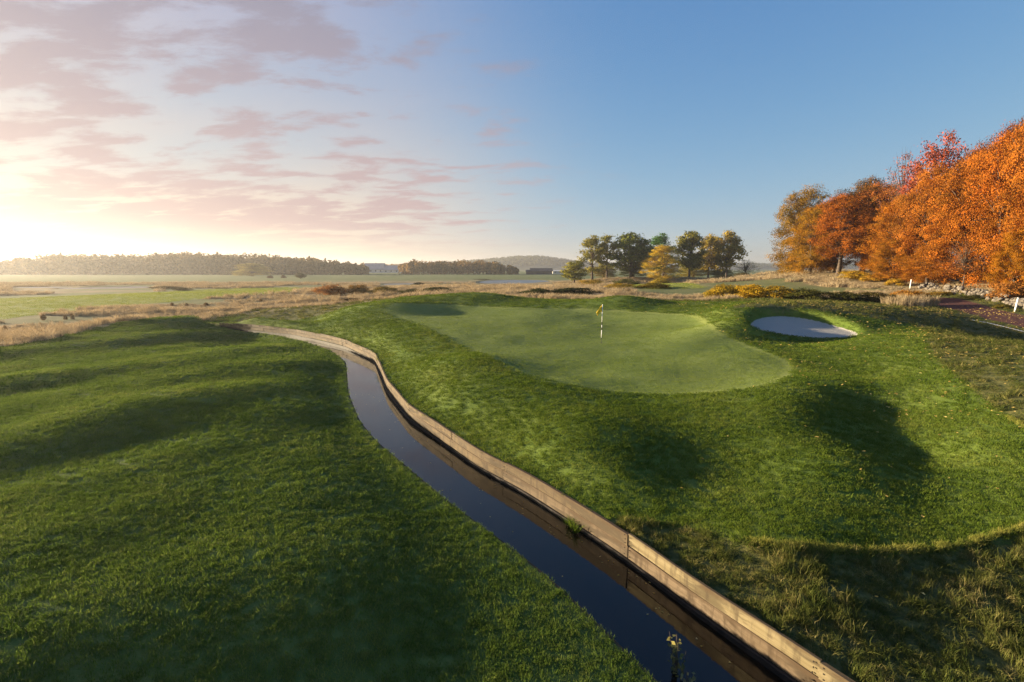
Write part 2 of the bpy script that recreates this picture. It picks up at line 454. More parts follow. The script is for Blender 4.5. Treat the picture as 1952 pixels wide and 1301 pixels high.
pond_polys = [smooth_closed([atz(a, b, .1)[:2] for a, b in q], 2) for q in (
    [(908,538.5),(935,534.5),(1000,534),(1042,535),(1049,537.5),(1010,540.5),(930,541.5)],
    [(728,541.5),(790,540),(792,542.5),(735,544)],
    [(15,547.5),(120,547),(150,548.5),(60,550)],
    [(100,550),(200,547.5),(285,546),(288,549.5),(200,551.5),(130,552)])]
fair_poly = np.array([hit(a, b)[:2] for a, b in [(-60,622),(0,609),(150,592),(300,578),(420,567),(540,560),(592,553),(560,548),(420,551),(330,556),(180,563),(0,570),(-80,575)]])
fair2_poly = np.array([hit(a, b)[:2] for a, b in [(1170,547),(1230,551),(1290,552),(1345,549),(1330,543),(1240,542)]])

def height(x, y):
    x = np.asarray(x, float); y = np.asarray(y, float)
    z = base_height(x, y)
    s = sdf_poly(sand_poly, x, y)
    # the sand lies deep under a steep turf lip at the back and left, shallow in front
    back = np.clip(sm(-1.6, 1.6, (y - SC[1]) * SA[0] - (x - SC[0]) * SA[1]) + 0.6 * sm(1.2, 3.4, SC[0] - x), 0, 1)
    z = z - (0.10 + 0.42 * back) * (1 - sm(-0.08, 0.22 + 0.3 * back, s)) + 0.05 * np.exp(-((s - 0.45) / 0.4) ** 2)
    for pp in pond_polys:
        d = sdf_poly(pp, x, y)
        z = np.where(d < 8, np.minimum(z, 0.35 + (z - 0.35) * sm(0, 8, d)), z)
        z = z * sm(-1.5, 2.0, d) - 0.5 * (1 - sm(-1.5, 2.0, d))
    a = sdf_poly(apron_poly, x, y)
    z = z - 0.07 * sm(-0.02, 0.22, a) * (y < 12) * (x > Rx(y))
    g = sdf_poly(green_poly, x, y)
    z = z - 0.012 * (1 - sm(-0.15, 0.05, g))
    return z
def h1(x, y): return float(height(np.array([float(x)]), np.array([float(y)]))[0])

# one ground sheet in rows across the view, its columns breaking exactly along the ditch edges
rows = np.concatenate([-np.geomspace(300, 3, 26) + 3.0, 0.6 + np.arange(14) * 0.11, np.geomspace(2.2, 24, 150), np.arange(24, 40, 0.17), np.geomspace(40, 2600, 270)])
rows = np.unique(np.round(rows, 4))
NL, NR = 340, 370
tl = (np.linspace(1, 0, NL) ** 1.35)[:, None]; tr = (np.linspace(0, 1, NR) ** 1.25)[:, None]
half = 1.35 * np.maximum(rows, 0) + 26 + 0.6 * np.maximum(-rows, 0)
lx, rx = Lx(rows), Rx(rows)
Xl = lx - tl * (lx + half); Xr = rx + tr * (half - rx)
dpt = ditch_depth(rows)
ch = [lx + 0.03, lx + 0.12, (lx + rx) / 2, rx - 0.12, rx - 0.03]
X = np.concatenate([Xl, np.stack(ch), Xr]).T
Yg = np.repeat(rows[:, None], X.shape[1], 1)
Zg = height(X.ravel(), Yg.ravel()).reshape(X.shape)
ze = zedge(rows)
for k in range(5):
    Zg[:, NL + k] = Zg[:, NL + k] * (1 - dpt) + (-0.30) * dpt
nr, nc = X.shape
idx = np.arange(nr * nc).reshape(nr, nc)
quads = np.stack([idx[:-1, :-1], idx[:-1, 1:], idx[1:, 1:], idx[1:, :-1]], -1).reshape(-1, 4)
xf, yf = X.ravel(), Yg.ravel()
gm = mesh_np('ground', np.c_[xf, yf, Zg.ravel()], quads, smooth=True)
sg, ss, sa, sp = sdf_poly(green_poly, xf, yf), sdf_poly(sand_poly, xf, yf), sdf_poly(apron_poly, xf, yf), sdf_poly(path_poly, xf, yf)
sf, sf2 = sdf_poly(fair_poly, xf, yf), sdf_poly(fair2_poly, xf, yf)
fattr(gm, 'sd_green', sg); fattr(gm, 'sd_sand', ss); fattr(gm, 'sd_apron', sa); fattr(gm, 'sd_path', sp); fattr(gm, 'sd_fair', np.minimum(sf, sf2))
rr = np.hypot(xf, yf)
def lawn_line(y):   # left limit of the mown lawn
    return np.interp(y, [-50, 10, 20, 27, 33, 40, 48, 52], [-30, -26, -23.5, -24.5, -25.5, -27, -27, -22])
def left_lawn(x, y):
    return np.clip(np.maximum(np.maximum(x - Lx(y), lawn_line(y) - x), y - 47.5 + 0 * x), -20, 20)
fattr(gm, 'sd_lawn', left_lawn(xf, yf))
# broad cover beyond: 0 heath (dry grass) .. 1 pasture green, 2 = wood floor
far_green = sm(175, 240, rr + 25 * fbm(xf / 60, yf / 30, 12))
far_green = np.maximum(far_green, 0.8 * sm(0.10, 0.35, fbm(xf / 26, yf / 13, 44)) * sm(45, 70, rr))
fattr(gm, 'pasture', far_green)
wood_floor = sm(0, 5, xf - np.interp(yf, [0, 40, 60, 100, 130], [62, 49.5, 51, 55, 60])) * (yf < 135) * (yf > -20)
fattr(gm, 'woodfloor', wood_floor)
rough_w = np.where((yf < 13) & (xf > Rx(yf)) & (sa > -0.1), 1.0, 0.0)
semi = (sa > -0.3) * (xf > lawn_line(yf)) * (rr < 66) * (1 - sm(46, 53, yf - 0.15 * np.maximum(xf - 10, 0)))
fattr(gm, 'rough', np.maximum(rough_w, semi))

m_ground, nt, o = new_mat('ground')
def at(nt, name): 
    n = nt.nodes.new('ShaderNodeAttribute'); n.attribute_name = name; return n.outputs['Fac']
g = nt.nodes.new('ShaderNodeNewGeometry'); P = g.outputs['Position']
nA, nB, nC = noise_n(nt, P, 0.35, 6, 0.6), noise_n(nt, P, 5.0, 5, 0.65), noise_n(nt, P, 45.0, 3, 0.6)
wig = math_n(nt, 'MULTIPLY', math_n(nt, 'SUBTRACT', nB, 0.5), 0.35)
def inside(name, w=0.05, k=1.0):
    return math_n(nt, 'SUBTRACT', 1.0, sstep(nt, math_n(nt, 'ADD', at(nt, name), math_n(nt, 'MULTIPLY', wig, k)), -w, w))
heath = mixc(nt, sstep(nt, noise_n(nt, P, 0.16, 6, 0.65), 0.35, 0.65), (.30, .22, .13), (.17, .15, .065))
past = mixc(nt, sstep(nt, nA, 0.35, 0.65), (.085, .12, .035), (.14, .155, .055))
c = mixc(nt, at(nt, 'pasture'), heath, past)
c = mixc(nt, at(nt, 'woodfloor'), c, mixc(nt, sstep(nt, nB, .35, .65), (.16, .07, .02), (.07, .04, .02)))
c = mixc(nt, at(nt, 'rough'), c, mixc(nt, sstep(nt, nB, 0.38, 0.62), (.05, .06, .018), (.13, .125, .04)))
lawn = mixc(nt, sstep(nt, nA, 0.32, 0.68), (.07, .11, .024), (.12, .16, .04))
lawn = mixc(nt, math_n(nt, 'MULTIPLY', sstep(nt, nC, 0.45, 0.75), 0.5), lawn, (.15, .16, .05))
apr = mixc(nt, sstep(nt, nA, 0.32, 0.68), (.075, .12, .018), (.12, .155, .028))
c = mixc(nt, inside('sd_lawn', 0.5, 2.5), c, lawn)
c = mixc(nt, inside('sd_apron', 0.2, 3.0), c, apr)
fr = mixc(nt, sstep(nt, nA, 0.3, 0.7), (.15, .19, .045), (.21, .23, .065))
c = mixc(nt, inside('sd_fair', 0.6, 2), c, fr)
gr = mixc(nt, sstep(nt, nA, 0.3, 0.7), (.12, .165, .036), (.16, .20, .05))
gr = mixc(nt, math_n(nt, 'MULTIPLY', sstep(nt, nC, 0.5, 0.7), 0.4), gr, (.20, .21, .075))
ring = math_n(nt, 'SUBTRACT', 1.0, sstep(nt, math_n(nt, 'ABSOLUTE', at(nt, 'sd_green')), 0.12, 0.42))
c = mixc(nt, inside('sd_green', 0.05, .3), c, gr)
c = mixc(nt, math_n(nt, 'MULTIPLY', ring, 0.6), c, (.22, .25, .07))
sandc = mixc(nt, sstep(nt, nC, 0.3, 0.7), (.30, .285, .26), (.40, .375, .34))
fs = inside('sd_sand', 0.03, .12)
c = mixc(nt, fs, c, sandc)
fp = inside('sd_path', 0.1, 1.0)
c = mixc(nt, fp, c, mixc(nt, sstep(nt, nC, 0.35, 0.65), (.075, .034, .030), (.13, .062, .05)))
b = nt.nodes.new('ShaderNodeBsdfPrincipled')
nt.links.new(c, b.inputs['Base Color'])
b.inputs['Roughness'].default_value = 0.85
b.inputs['Specular IOR Level'].default_value = 0.12
bp = nt.nodes.new('ShaderNodeBump'); bp.inputs['Strength'].default_value = 0.55; bp.inputs['Distance'].default_value = 0.05
nt.links.new(math_n(nt, 'ADD', nB, math_n(nt, 'MULTIPLY', nC, 0.5)), bp.inputs['Height'])
nt.links.new(bp.outputs[0], b.inputs['Normal'])
nt.links.new(b.outputs[0], o.inputs[0])
ground = tag(link('ground', gm, m_ground), kind='structure')

# ------------------------------------------------------------------ water
m_water, nt, o = new_mat('water')
b = nt.nodes.new('ShaderNodeBsdfPrincipled')
g = nt.nodes.new('ShaderNodeNewGeometry')
nt.links.new(mixc(nt, sstep(nt, noise_n(nt, g.outputs['Position'], 1.3, 4), .35, .65), (.004, .0035, .0025), (.010, .007, .004)), b.inputs['Base Color'])
b.inputs['Roughness'].default_value = 0.03; b.inputs['IOR'].default_value = 1.42
bp = nt.nodes.new('ShaderNodeBump'); bp.inputs['Strength'].default_value = 0.06; bp.inputs['Distance'].default_value = 0.02
nt.links.new(noise_n(nt, g.outputs['Position'], 7.0, 3), bp.inputs['Height']); nt.links.new(bp.outputs[0], b.inputs['Normal'])
nt.links.new(b.outputs[0], o.inputs[0])
wy = np.concatenate([np.arange(-70, 3, 2.0), np.arange(3, D_END - 0.2, 0.25)])
wl, wr = Lx(wy), Rx(wy)
wv = np.concatenate([np.c_[wl + 0.02, wy, 0 * wy], np.c_[wr - 0.02, wy, 0 * wy]]); nw = len(wy)
wf = np.array([(i, i + nw, i + nw + 1, i + 1) for i in range(nw - 1)])
tag(link('water', mesh_np('ditch_water', wv, wf), m_water), kind='structure')
m_pond = m_water.copy(); m_pond.name = 'pond_water'
for n_w in m_pond.node_tree.nodes:
    if n_w.type == 'BSDF_PRINCIPLED': n_w.inputs['Roughness'].default_value = 0.30
    if n_w.type == 'BUMP': n_w.inputs['Strength'].default_value = 0.5
for pp in pond_polys:
    me = bpy.data.meshes.new('pond'); me.from_pydata([(p[0], p[1], 0.1) for p in pp], [], [tuple(range(len(pp)))]); me.update()
    tag(link('water', me, m_pond), kind='structure')
# ------------------------------------------------------------------ plank wall along the ditch
def board_mat(name, ca, cb, stain):
    m, nt, o = new_mat(name)
    uv = nt.nodes.new('ShaderNodeUVMap'); uv.uv_map = 'UVMap'
    oi = nt.nodes.new('ShaderNodeObjectInfo')
    off = nt.nodes.new('ShaderNodeVectorMath'); off.operation = 'ADD'
    cm = nt.nodes.new('ShaderNodeCombineXYZ'); nt.links.new(math_n(nt, 'MULTIPLY', oi.outputs['Random'], 37.0), cm.inputs[2])
    nt.links.new(uv.outputs[0], off.inputs[0]); nt.links.new(cm.outputs[0], off.inputs[1])
    def mapped(sx, sy):
        mp = nt.nodes.new('ShaderNodeMapping'); mp.inputs['Scale'].default_value = (sx, sy, 1)
        nt.links.new(off.outputs[0], mp.inputs[0]); return mp.outputs[0]
    grain = noise_n(nt, mapped(1.2, 28), 1.0, 5, 0.6, 0.6)
    patch = noise_n(nt, mapped(1.1, 4.5), 1.0, 4, 0.6, 0.8)
    drip = noise_n(nt, mapped(7.0, 1.3), 1.0, 4, 0.65, 0.3)
    vo = nt.nodes.new('ShaderNodeTexVoronoi'); vo.inputs['Scale'].default_value = 1.0; nt.links.new(mapped(2.0, 5.0), vo.inputs['Vector'])
    knot = math_n(nt, 'SUBTRACT', 1.0, sstep(nt, vo.outputs['Distance'], 0.05, 0.17))
    rnd = nt.nodes.new('ShaderNodeSeparateColor'); nt.links.new(vo.outputs['Color'], rnd.inputs[0])
    knot = math_n(nt, 'MULTIPLY', knot, math_n(nt, 'GREATER_THAN', rnd.outputs[0], 0.45))
    c = mixc(nt, sstep(nt, grain, 0.3, 0.7), ca, cb)
    c = mixc(nt, math_n(nt, 'MULTIPLY', sstep(nt, patch, 0.44, 0.62), 0.85), c, tuple(x * 0.36 for x in ca))
    c = mixc(nt, math_n(nt, 'MULTIPLY', sstep(nt, drip, 0.46, 0.68), stain), c, (.035, .022, .012))
    c = mixc(nt, math_n(nt, 'MULTIPLY', knot, 0.75), c, (.05, .028, .014))
    c = mixc(nt, math_n(nt, 'MULTIPLY', oi.outputs['Random'], 0.55), c, (.075, .058, .038))
    sv = nt.nodes.new('ShaderNodeSeparateXYZ'); nt.links.new(uv.outputs[0], sv.inputs[0])
    edge = sstep(nt, math_n(nt, 'ADD', sv.outputs[1], math_n(nt, 'MULTIPLY', patch, 0.16)), 0.20, 0.30)
    c = mixc(nt, math_n(nt, 'MULTIPLY', edge, 0.75), c, (.06, .038, .02))
    b = nt.nodes.new('ShaderNodeBsdfPrincipled'); nt.links.new(c, b.inputs['Base Color']); b.inputs['Roughness'].default_value = 0.75
    b.inputs['Specular IOR Level'].default_value = 0.2
    bp = nt.nodes.new('ShaderNodeBump'); bp.inputs['Strength'].default_value = 0.5; bp.inputs['Distance'].default_value = 0.012
    nt.links.new(math_n(nt, 'SUBTRACT', grain, knot), bp.inputs['Height']); nt.links.new(bp.outputs[0], b.inputs['Normal'])
    nt.links.new(b.outputs[0], o.inputs[0])
    return m
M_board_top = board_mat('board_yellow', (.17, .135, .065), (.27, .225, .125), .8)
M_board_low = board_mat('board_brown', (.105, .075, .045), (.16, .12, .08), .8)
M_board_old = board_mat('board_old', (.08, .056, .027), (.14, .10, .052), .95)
M_sill = simple_mat('shade_black_sill', (.022, .018, .015), 0.7, 0.4, 6, 0.4)  # near-black: the shade of the recess above the water is put into this colour
M_nail = simple_mat('nail', (.02, .016, .014), 0.6)

def curve_pts(fx, ya, yb, step=0.1):
    ys = np.arange(ya, yb, step); p = np.c_[fx(ys), ys]
    s = np.r_[0, np.cumsum(np.hypot(*(np.diff(p, axis=0).T)))]
    return p, s
def strip_board(name, p, s, s0, s1, z0, z1, front, back, mat, parent, zadd=None, seed=0):
    """one board bent along the bank; front/back are offsets across the wall"""
    L = s1 - s0; n = max(2, int(L / 0.45) + 1)
    ss = np.linspace(s0, s1, n)
    x = np.interp(ss, s, p[:, 0]); y = np.interp(ss, s, p[:, 1])
    tx, ty = np.gradient(x), np.gradient(y); l = np.hypot(tx, ty); nx, ny = ty / l, -tx / l     # to the right of travel
    rng = np.random.default_rng(seed)
    zt = zadd(y) if zadd is not None else 0 * y
    jz = rng.uniform(-.007, .007) + .008 * np.sin(np.linspace(0, rng.uniform(2, 7), n) + rng.uniform(0, 6)); jf = rng.uniform(-.010, .010)
    V = []; c = 0.006
    prof = [(front + jf, z0 + c), (front + jf, z1 - c), (front + jf + c, z1), (back, z1), (back, z0), (front + jf + c, z0)]
    k = len(prof)
    for i in range(n):
        for (o_, z_) in prof: V.append((x[i] + nx[i] * o_, y[i] + ny[i] * o_, z_ + zt[i] + jz[i]))
    F = []; UV = []
    pl = np.r_[0, np.cumsum([math.hypot(prof[(j + 1) % k][0] - prof[j][0], prof[(j + 1) % k][1] - prof[j][1]) for j in range(k)])]
    me = bpy.data.meshes.new(name)
    for i in range(n - 1):
        for j in range(k):
            F.append((i * k + j, i * k + (j + 1) % k, (i + 1) * k + (j + 1) % k, (i + 1) * k + j))
            UV += [(ss[i], pl[j]), (ss[i], pl[j + 1]), (ss[i + 1], pl[j + 1]), (ss[i + 1], pl[j])]
    F.append(tuple(range(k))[::-1]); F.append(tuple((n - 1) * k + j for j in range(k)))
    UV += [(0, 0)] * (2 * k)
    me.from_pydata(V, [], F)
    u = me.uv_layers.new(name='UVMap'); u.data.foreach_set('uv', np.array(UV, np.float32).ravel())
    me.update()
    return link(name, me, mat, parent)
pR, sR = curve_pts(Rx, 2.0, D_END - 0.6)
wall = tag(empty('retaining_wall', (float(Rx(6.0)), 6.0, 0.0)), 'weathered timber plank wall holding up the green side of the water ditch', 'retaining wall')
bpy.context.view_layer.update()
def rel(o, parent):
    o.parent = parent; o.matrix_parent_inverse = Matrix.Translation(parent.location).inverted(); return o
rng = np.random.default_rng(4)
zfun = lambda y: zedge(y) - 0.48
s_ = 0.0; i = 0; joints = []
while s_ < sR[-1] - 0.6:
    L = rng.uniform(2.6, 3.9); e = min(s_ + L, sR[-1])
    ymid = np.interp((s_ + e) / 2, sR, pR[:, 1])
    new = ymid < 9.5
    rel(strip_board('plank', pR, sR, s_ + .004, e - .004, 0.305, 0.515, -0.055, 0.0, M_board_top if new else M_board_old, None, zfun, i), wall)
    joints.append(e); s_ = e; i += 1
s_ = 0.0
while s_ < sR[-1] - 0.6:
    L = rng.uniform(2.4, 4.1); e = min(s_ + L, sR[-1])
    ymid = np.interp((s_ + e) / 2, sR, pR[:, 1])
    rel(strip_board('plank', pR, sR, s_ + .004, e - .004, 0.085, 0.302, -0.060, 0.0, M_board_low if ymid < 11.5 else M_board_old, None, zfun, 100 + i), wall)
    s_ = e; i += 1
s_ = 0.0
while s_ < sR[-1] - 0.6:
    e = min(s_ + 4.0, sR[-1])
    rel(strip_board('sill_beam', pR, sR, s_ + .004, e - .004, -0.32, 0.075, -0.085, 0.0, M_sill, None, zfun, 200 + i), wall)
    s_ = e; i += 1
nb = MB()
for e in joints[:-1]:
    for ds in (-0.06, 0.06):
        for zc in (.34, .41, .48, .13, .25):
            q = e + ds + rng.uniform(-.01, .01)
            x, y = np.interp(q, sR, pR[:, 0]), np.interp(q, sR, pR[:, 1])
            x2, y2 = np.interp(q + .05, sR, pR[:, 0]), np.interp(q + .05, sR, pR[:, 1])
            a = math.atan2(y2 - y, x2 - x); n = Vector((math.sin(a), -math.cos(a), 0))
            c = Vector((x, y, zc + float(zfun(y)))) - n * 0.066
            nb.box(c, (.014, .012, .014), a)
o = rel(nb.build('nail_heads', M_nail), wall); o['kind'] = 'stuff'
# low edging along the lawn side
pL, sL = curve_pts(Lx, 2.0, D_END - 0.6)
wall2 = tag(empty('edging_wall', (float(Lx(6.0)), 6.0, 0.0)), 'low dark timber edging under the lawn on the open side of the ditch', 'edging wall')
s_ = 0.0
while s_ < sL[-1] - 0.6:
    L = rng.uniform(2.6, 4.0); e = min(s_ + L, sL[-1])
    rel(strip_board('plank', pL, sL, s_ + .004, e - .004, 0.23, 0.465, 0.0, 0.045, M_board_old, None, zfun, 300 + i), wall2)
    rel(strip_board('plank', pL, sL, s_ + .004, e - .004, -0.2, 0.227, 0.0, 0.05, M_sill, None, zfun, 400 + i), wall2)
    s_ = e; i += 1

# ------------------------------------------------------------------ flagstick
M_white = simple_mat('white_paint', (.78, .77, .74), 0.45, 0.05)
M_black = simple_mat('dark_band', (.03, .03, .03), 0.5, 0.1)
M_flag = simple_mat('yellow_cloth', (.85, .55, .03), 0.8, 0.08, 8)
fx_, fy_, fz_ = hit(1146, 654)
fz_ = h1(fx_, fy_)
fl = tag(empty('flagstick', (fx_, fy_, fz_)), 'thin banded flagstick with a drooping yellow flag standing in the putting green', 'golf flag')
lean = 0.012
def seg(z0, z1, r, mat, name):
    m = MB(); m.tube([(lean * z0, 0, z0), (lean * z1, 0, z1)], [r, r], 10); return m.build(name, mat, fl, True)
seg(-0.1, .30, .013, M_black, 'lower_rod')
for a, b_, mt, nm in ((.30, .72, M_white, 'white_section'), (.72, .86, M_black, 'dark_band'), (.86, 1.00, M_white, 'white_section'), (1.0, 1.16, M_black, 'dark_band'), (1.16, 2.12, M_white, 'white_section')):
    seg(a, b_, .020 if mt is M_white else .0205, mt, nm)
V = []; F = []; nu, nv = 10, 9
for a in range(nu):
    u = a / (nu - 1)
    for b_ in range(nv):
        v = b_ / (nv - 1)
        top = (-0.02 - 0.30 * u, 0.06 * math.sin(u * 7) * u, 2.10 - 0.43 * u ** 1.15)
        bot = (-0.02 - 0.24 * u, 0.09 * math.sin(u * 8 + 1.4) * u + .02, 1.70 - (0.0 if u < .45 else 0.22 * ((u - .45) / .55)))
        V.append((top[0] * (1 - v) + bot[0] * v + lean * 2.1 + 0.0, top[1] * (1 - v) + bot[1] * v + 0.02 * math.sin(v * 9 + u * 4) * u, top[2] * (1 - v) + bot[2] * v))
for a in range(nu - 1):
    for b_ in range(nv - 1): F.append((a * nv + b_, a * nv + b_ + 1, (a + 1) * nv + b_ + 1, (a + 1) * nv + b_))
me = bpy.data.meshes.new('flag'); me.from_pydata(V, [], F); me.polygons.foreach_set('use_smooth', np.ones(len(F), bool)); me.update()
fo = link('flag', me, M_flag, fl); sd = fo.modifiers.new('thick', 'SOLIDIFY'); sd.thickness = 0.004
m = MB(); n = 20
m.add([(0.075 * math.cos(2 * math.pi * k / n), 0.075 * math.sin(2 * math.pi * k / n), 0.014) for k in range(n)] + [(0.054 * math.cos(2 * math.pi * k / n), 0.054 * math.sin(2 * math.pi * k / n), 0.014) for k in range(n)] + [(0.05 * math.cos(2 * math.pi * k / n), 0.05 * math.sin(2 * math.pi * k / n), -0.1) for k in range(n)],
      [(k, (k + 1) % n, n + (k + 1) % n, n + k) for k in range(n)] + [(n + k, n + (k + 1) % n, 2 * n + (k + 1) % n, 2 * n + k) for k in range(n)])
m.build('hole_cup', M_black, fl)

# ------------------------------------------------------------------ white stakes by the path
for (pxb, pyb, pyt, lx_, y_, lab) in ((1735, 546, 531, .05, 55.5, 'short white stake where the dry stone wall begins'), (1936, 582, 556, .12, 38.5, 'leaning white stake on the path verge before the tumbled stone wall')):
    a, b_ = ray(pxb, pyb); x_ = a * y_; z_ = h1(x_, y_)
    ztop = HC + ray(pxb, pyt)[1] * y_; hh = max(0.75, min(1.0, ztop - z_))
    st = tag(empty('marker_stake', (x_, y_, z_)), lab, 'stake', 'white marker stakes')
    m = MB(); m.tube([(0, 0, -.1), (lx_ * .5, 0, hh * .5), (lx_, 0, hh)], [.055, .055, .055], 10); m.build('stake_post', M_white, st, True)
    m = MB(); m.tube([(lx_, 0, hh), (lx_ * 1.03, 0, hh + .04)], [.06, .035], 10); m.build('stake_cap', M_white, st, True)

# ------------------------------------------------------------------ dry stone wall at the foot of the wood
M_stone = simple_mat('field_stone', (.14, .122, .10), 0.9, 0.45, 2.5, 0.6)
pw = [aty(1755, 549, 56), aty(1800, 552, 52), aty(1850, 560, 47.5), aty(1900, 568, 43.5), aty(1952, 580, 39.5), aty(2060, 610, 34)]
swp = np.array([(p[0], p[1]) for p in pw]); sws = np.r_[0, np.cumsum(np.hypot(*np.diff(swp, axis=0).T))]
sw = tag(empty('stone_wall', (swp[0, 0], swp[0, 1], h1(*swp[0]))), 'tumbled dry stone wall of pale boulders between the red path and the orange wood', 'stone wall')
stones = []
for k in range(6):
    bm = bmesh.new(); bmesh.ops.create_icosphere(bm, subdivisions=2, radius=0.5)
    r_ = random.Random(k)
    ph = [r_.uniform(0, 6) for _ in range(6)]
    for v in bm.verts:
        d = v.co.normalized()
        v.co = d * (0.5 + 0.09 * math.sin(3 * d.x + ph[0]) + 0.08 * math.sin(4 * d.y + ph[1]) + 0.06 * math.sin(5 * d.z + ph[2]) + r_.uniform(-.03, .03))
        v.co.z *= 0.78
    bmesh.ops.dissolve_limit(bm, angle_limit=rad(9), verts=bm.verts, edges=bm.edges)
    bmesh.ops.triangulate(bm, faces=bm.faces)
    me = bpy.data.meshes.new('stone'); bm.to_mesh(me); bm.free(); me.materials.append(M_stone); stones.append(me)
r_ = random.Random(11)
s_ = 0.0
while s_ < sws[-1]:
    for lay in range(3):
        if lay == 2 and r_.random() < .45: continue
        q = s_ + r_.uniform(-.15, .15)
        x = np.interp(q, sws, swp[:, 0]) + r_.uniform(-.3, .3) + (0.12 * lay); y = np.interp(q, sws, swp[:, 1]) + r_.uniform(-.25, .25)
        z = h1(x, y)
        d = r_.uniform(.34, .68) * (1.0 - .12 * lay)
        ob = bpy.data.objects.new('stone', r_.choice(stones)); COL.objects.link(ob)
        ob.location = (x, y, z + 0.04 + lay * 0.24); ob.scale = (d, d * r_.uniform(.7, 1), d * r_.uniform(.7, .95))
        ob.rotation_euler = (r_.uniform(-.4, .4), r_.uniform(-.4, .4), r_.uniform(0, 6.3))
        rel(ob, sw)
    s_ += r_.uniform(.36, .56)
# painted dashes in the rough beside the path
m = MB()
lp = [hit(a, b_) for a, b_ in ((1852, 611), (1880, 616), (1905, 622), (1930, 628), (1958, 635), (1990, 643))]
for k in range(len(lp) - 1):
    for j in range(4):
        t0, t1 = j / 4, j / 4 + .2
        A_ = Vector(lp[k][:2]).lerp(Vector(lp[k + 1][:2]), t0); B_ = Vector(lp[k][:2]).lerp(Vector(lp[k + 1][:2]), t1)
        n = (B_ - A_).normalized(); n = Vector((-n.y, n.x)) * .07
        q = [A_ - n, B_ - n, B_ + n, A_ + n]
        m.add([(p.x, p.y, h1(p.x, p.y) + .035) for p in q], [(0, 1, 2, 3)])
tag(m.build('painted_line', M_white), kind='structure')
# ------------------------------------------------------------------ leaves, trees, shrubs
def leaf_mat(name, trans=0.28, var=0.55, hue=(1.25, 0.8, 0.5)):
    m, nt, o = new_mat(name)
    oi = nt.nodes.new('ShaderNodeObjectInfo')
    lv = nt.nodes.new('ShaderNodeAttribute'); lv.attribute_name = 'lv'
    g = nt.nodes.new('ShaderNodeNewGeometry')
    nz = noise_n(nt, g.outputs['Position'], 0.28, 4)
    t = math_n(nt, 'ADD', math_n(nt, 'MULTIPLY', lv.outputs['Fac'], 0.5), math_n(nt, 'MULTIPLY', nz, 0.5))
    dark = mixc(nt, 1.0, oi.outputs['Color'], (1 - var, 1 - var * .8, 1 - var * .7), 'MULTIPLY')
    lite = mixc(nt, 1.0, oi.outputs['Color'], (1 + var * .75, 1 + var * .6, 1 + var * .2), 'MULTIPLY')
    c = mixc(nt, sstep(nt, t, 0.25, 0.75), dark, lite)
    d = nt.nodes.new('ShaderNodeBsdfDiffuse'); tr = nt.nodes.new('ShaderNodeBsdfTranslucent')
    nt.links.new(c, d.inputs[0]); nt.links.new(c, tr.inputs[0])
    mx = nt.nodes.new('ShaderNodeMixShader'); mx.inputs[0].default_value = trans
    nt.links.new(d.outputs[0], mx.inputs[1]); nt.links.new(tr.outputs[0], mx.inputs[2])
    nt.links.new(mx.outputs[0], o.inputs[0])
    return m
M_leaf = leaf_mat('autumn_leaf')
M_bark = simple_mat('bark', (.075, .055, .040), 0.9, 0.4, 4, 0.6)
M_twig = simple_mat('twig', (.14, .085, .065), 0.9, 0.3, 4)

def leaf_quads(pos, nrm, size, rng):
    n = len(pos)
    a = rng.normal(size=(n, 3)); a -= nrm * (a * nrm).sum(1, keepdims=True); a /= np.linalg.norm(a, axis=1, keepdims=True) + 1e-9
    b = np.cross(nrm, a)
    s = size * rng.uniform(.7, 1.35, (n, 1))
    fold = nrm * s * 0.18
    V = np.stack([pos - a * s, pos - b * s * .62 + fold, pos + a * s, pos + b * s * .62 + fold], 1).reshape(-1, 3)
    F = np.arange(n * 4).reshape(n, 4)
    return V, F
def crown_mesh(name, lobes, n, size, rng, sub=12, spread=.25, shell=(.45, 1.0), out=.95, squash=.85):
    """lobes (k,4): centre and radius; leaves gather in twig-end clumps on each lobe"""
    lobes = np.asarray(lobes, float); w = lobes[:, 3] ** 2; w /= w.sum()
    P_, N_, Lv = [], [], []
    for (x, y, z, r), ww in zip(lobes, w):
        k = max(3, int(sub)); d = rng.normal(size=(k, 3)); d /= np.linalg.norm(d, axis=1, keepdims=True); d[:, 2] = d[:, 2] * .8 + .12
        c = np.array([x, y, z]) + d * r * rng.uniform(shell[0], shell[1], (k, 1)) * np.array([1, 1, squash])
        m = max(4, int(n * ww / k))
        cl = np.repeat(np.arange(k), m)
        off = rng.normal(size=(k * m, 3)) * np.array([1, 1, .62]) * r * spread
        p = c[cl] + off
        nn = d[cl] * out + rng.normal(size=p.shape) * .45 + np.array([0, 0, .25]); nn /= np.linalg.norm(nn, axis=1, keepdims=True)
        P_.append(p); N_.append(nn); Lv.append(np.clip(rng.uniform(0, 1, k)[cl] * .6 + rng.uniform(0, .4, k * m), 0, 1))
    P_, N_, Lv = np.concatenate(P_), np.concatenate(N_), np.concatenate(Lv)
    V, F = leaf_quads(P_, N_, size, rng)
    me = mesh_np(name, V, F)
    fattr(me, 'lv', np.repeat(Lv, 4))
    me.materials.append(M_leaf)
    return me
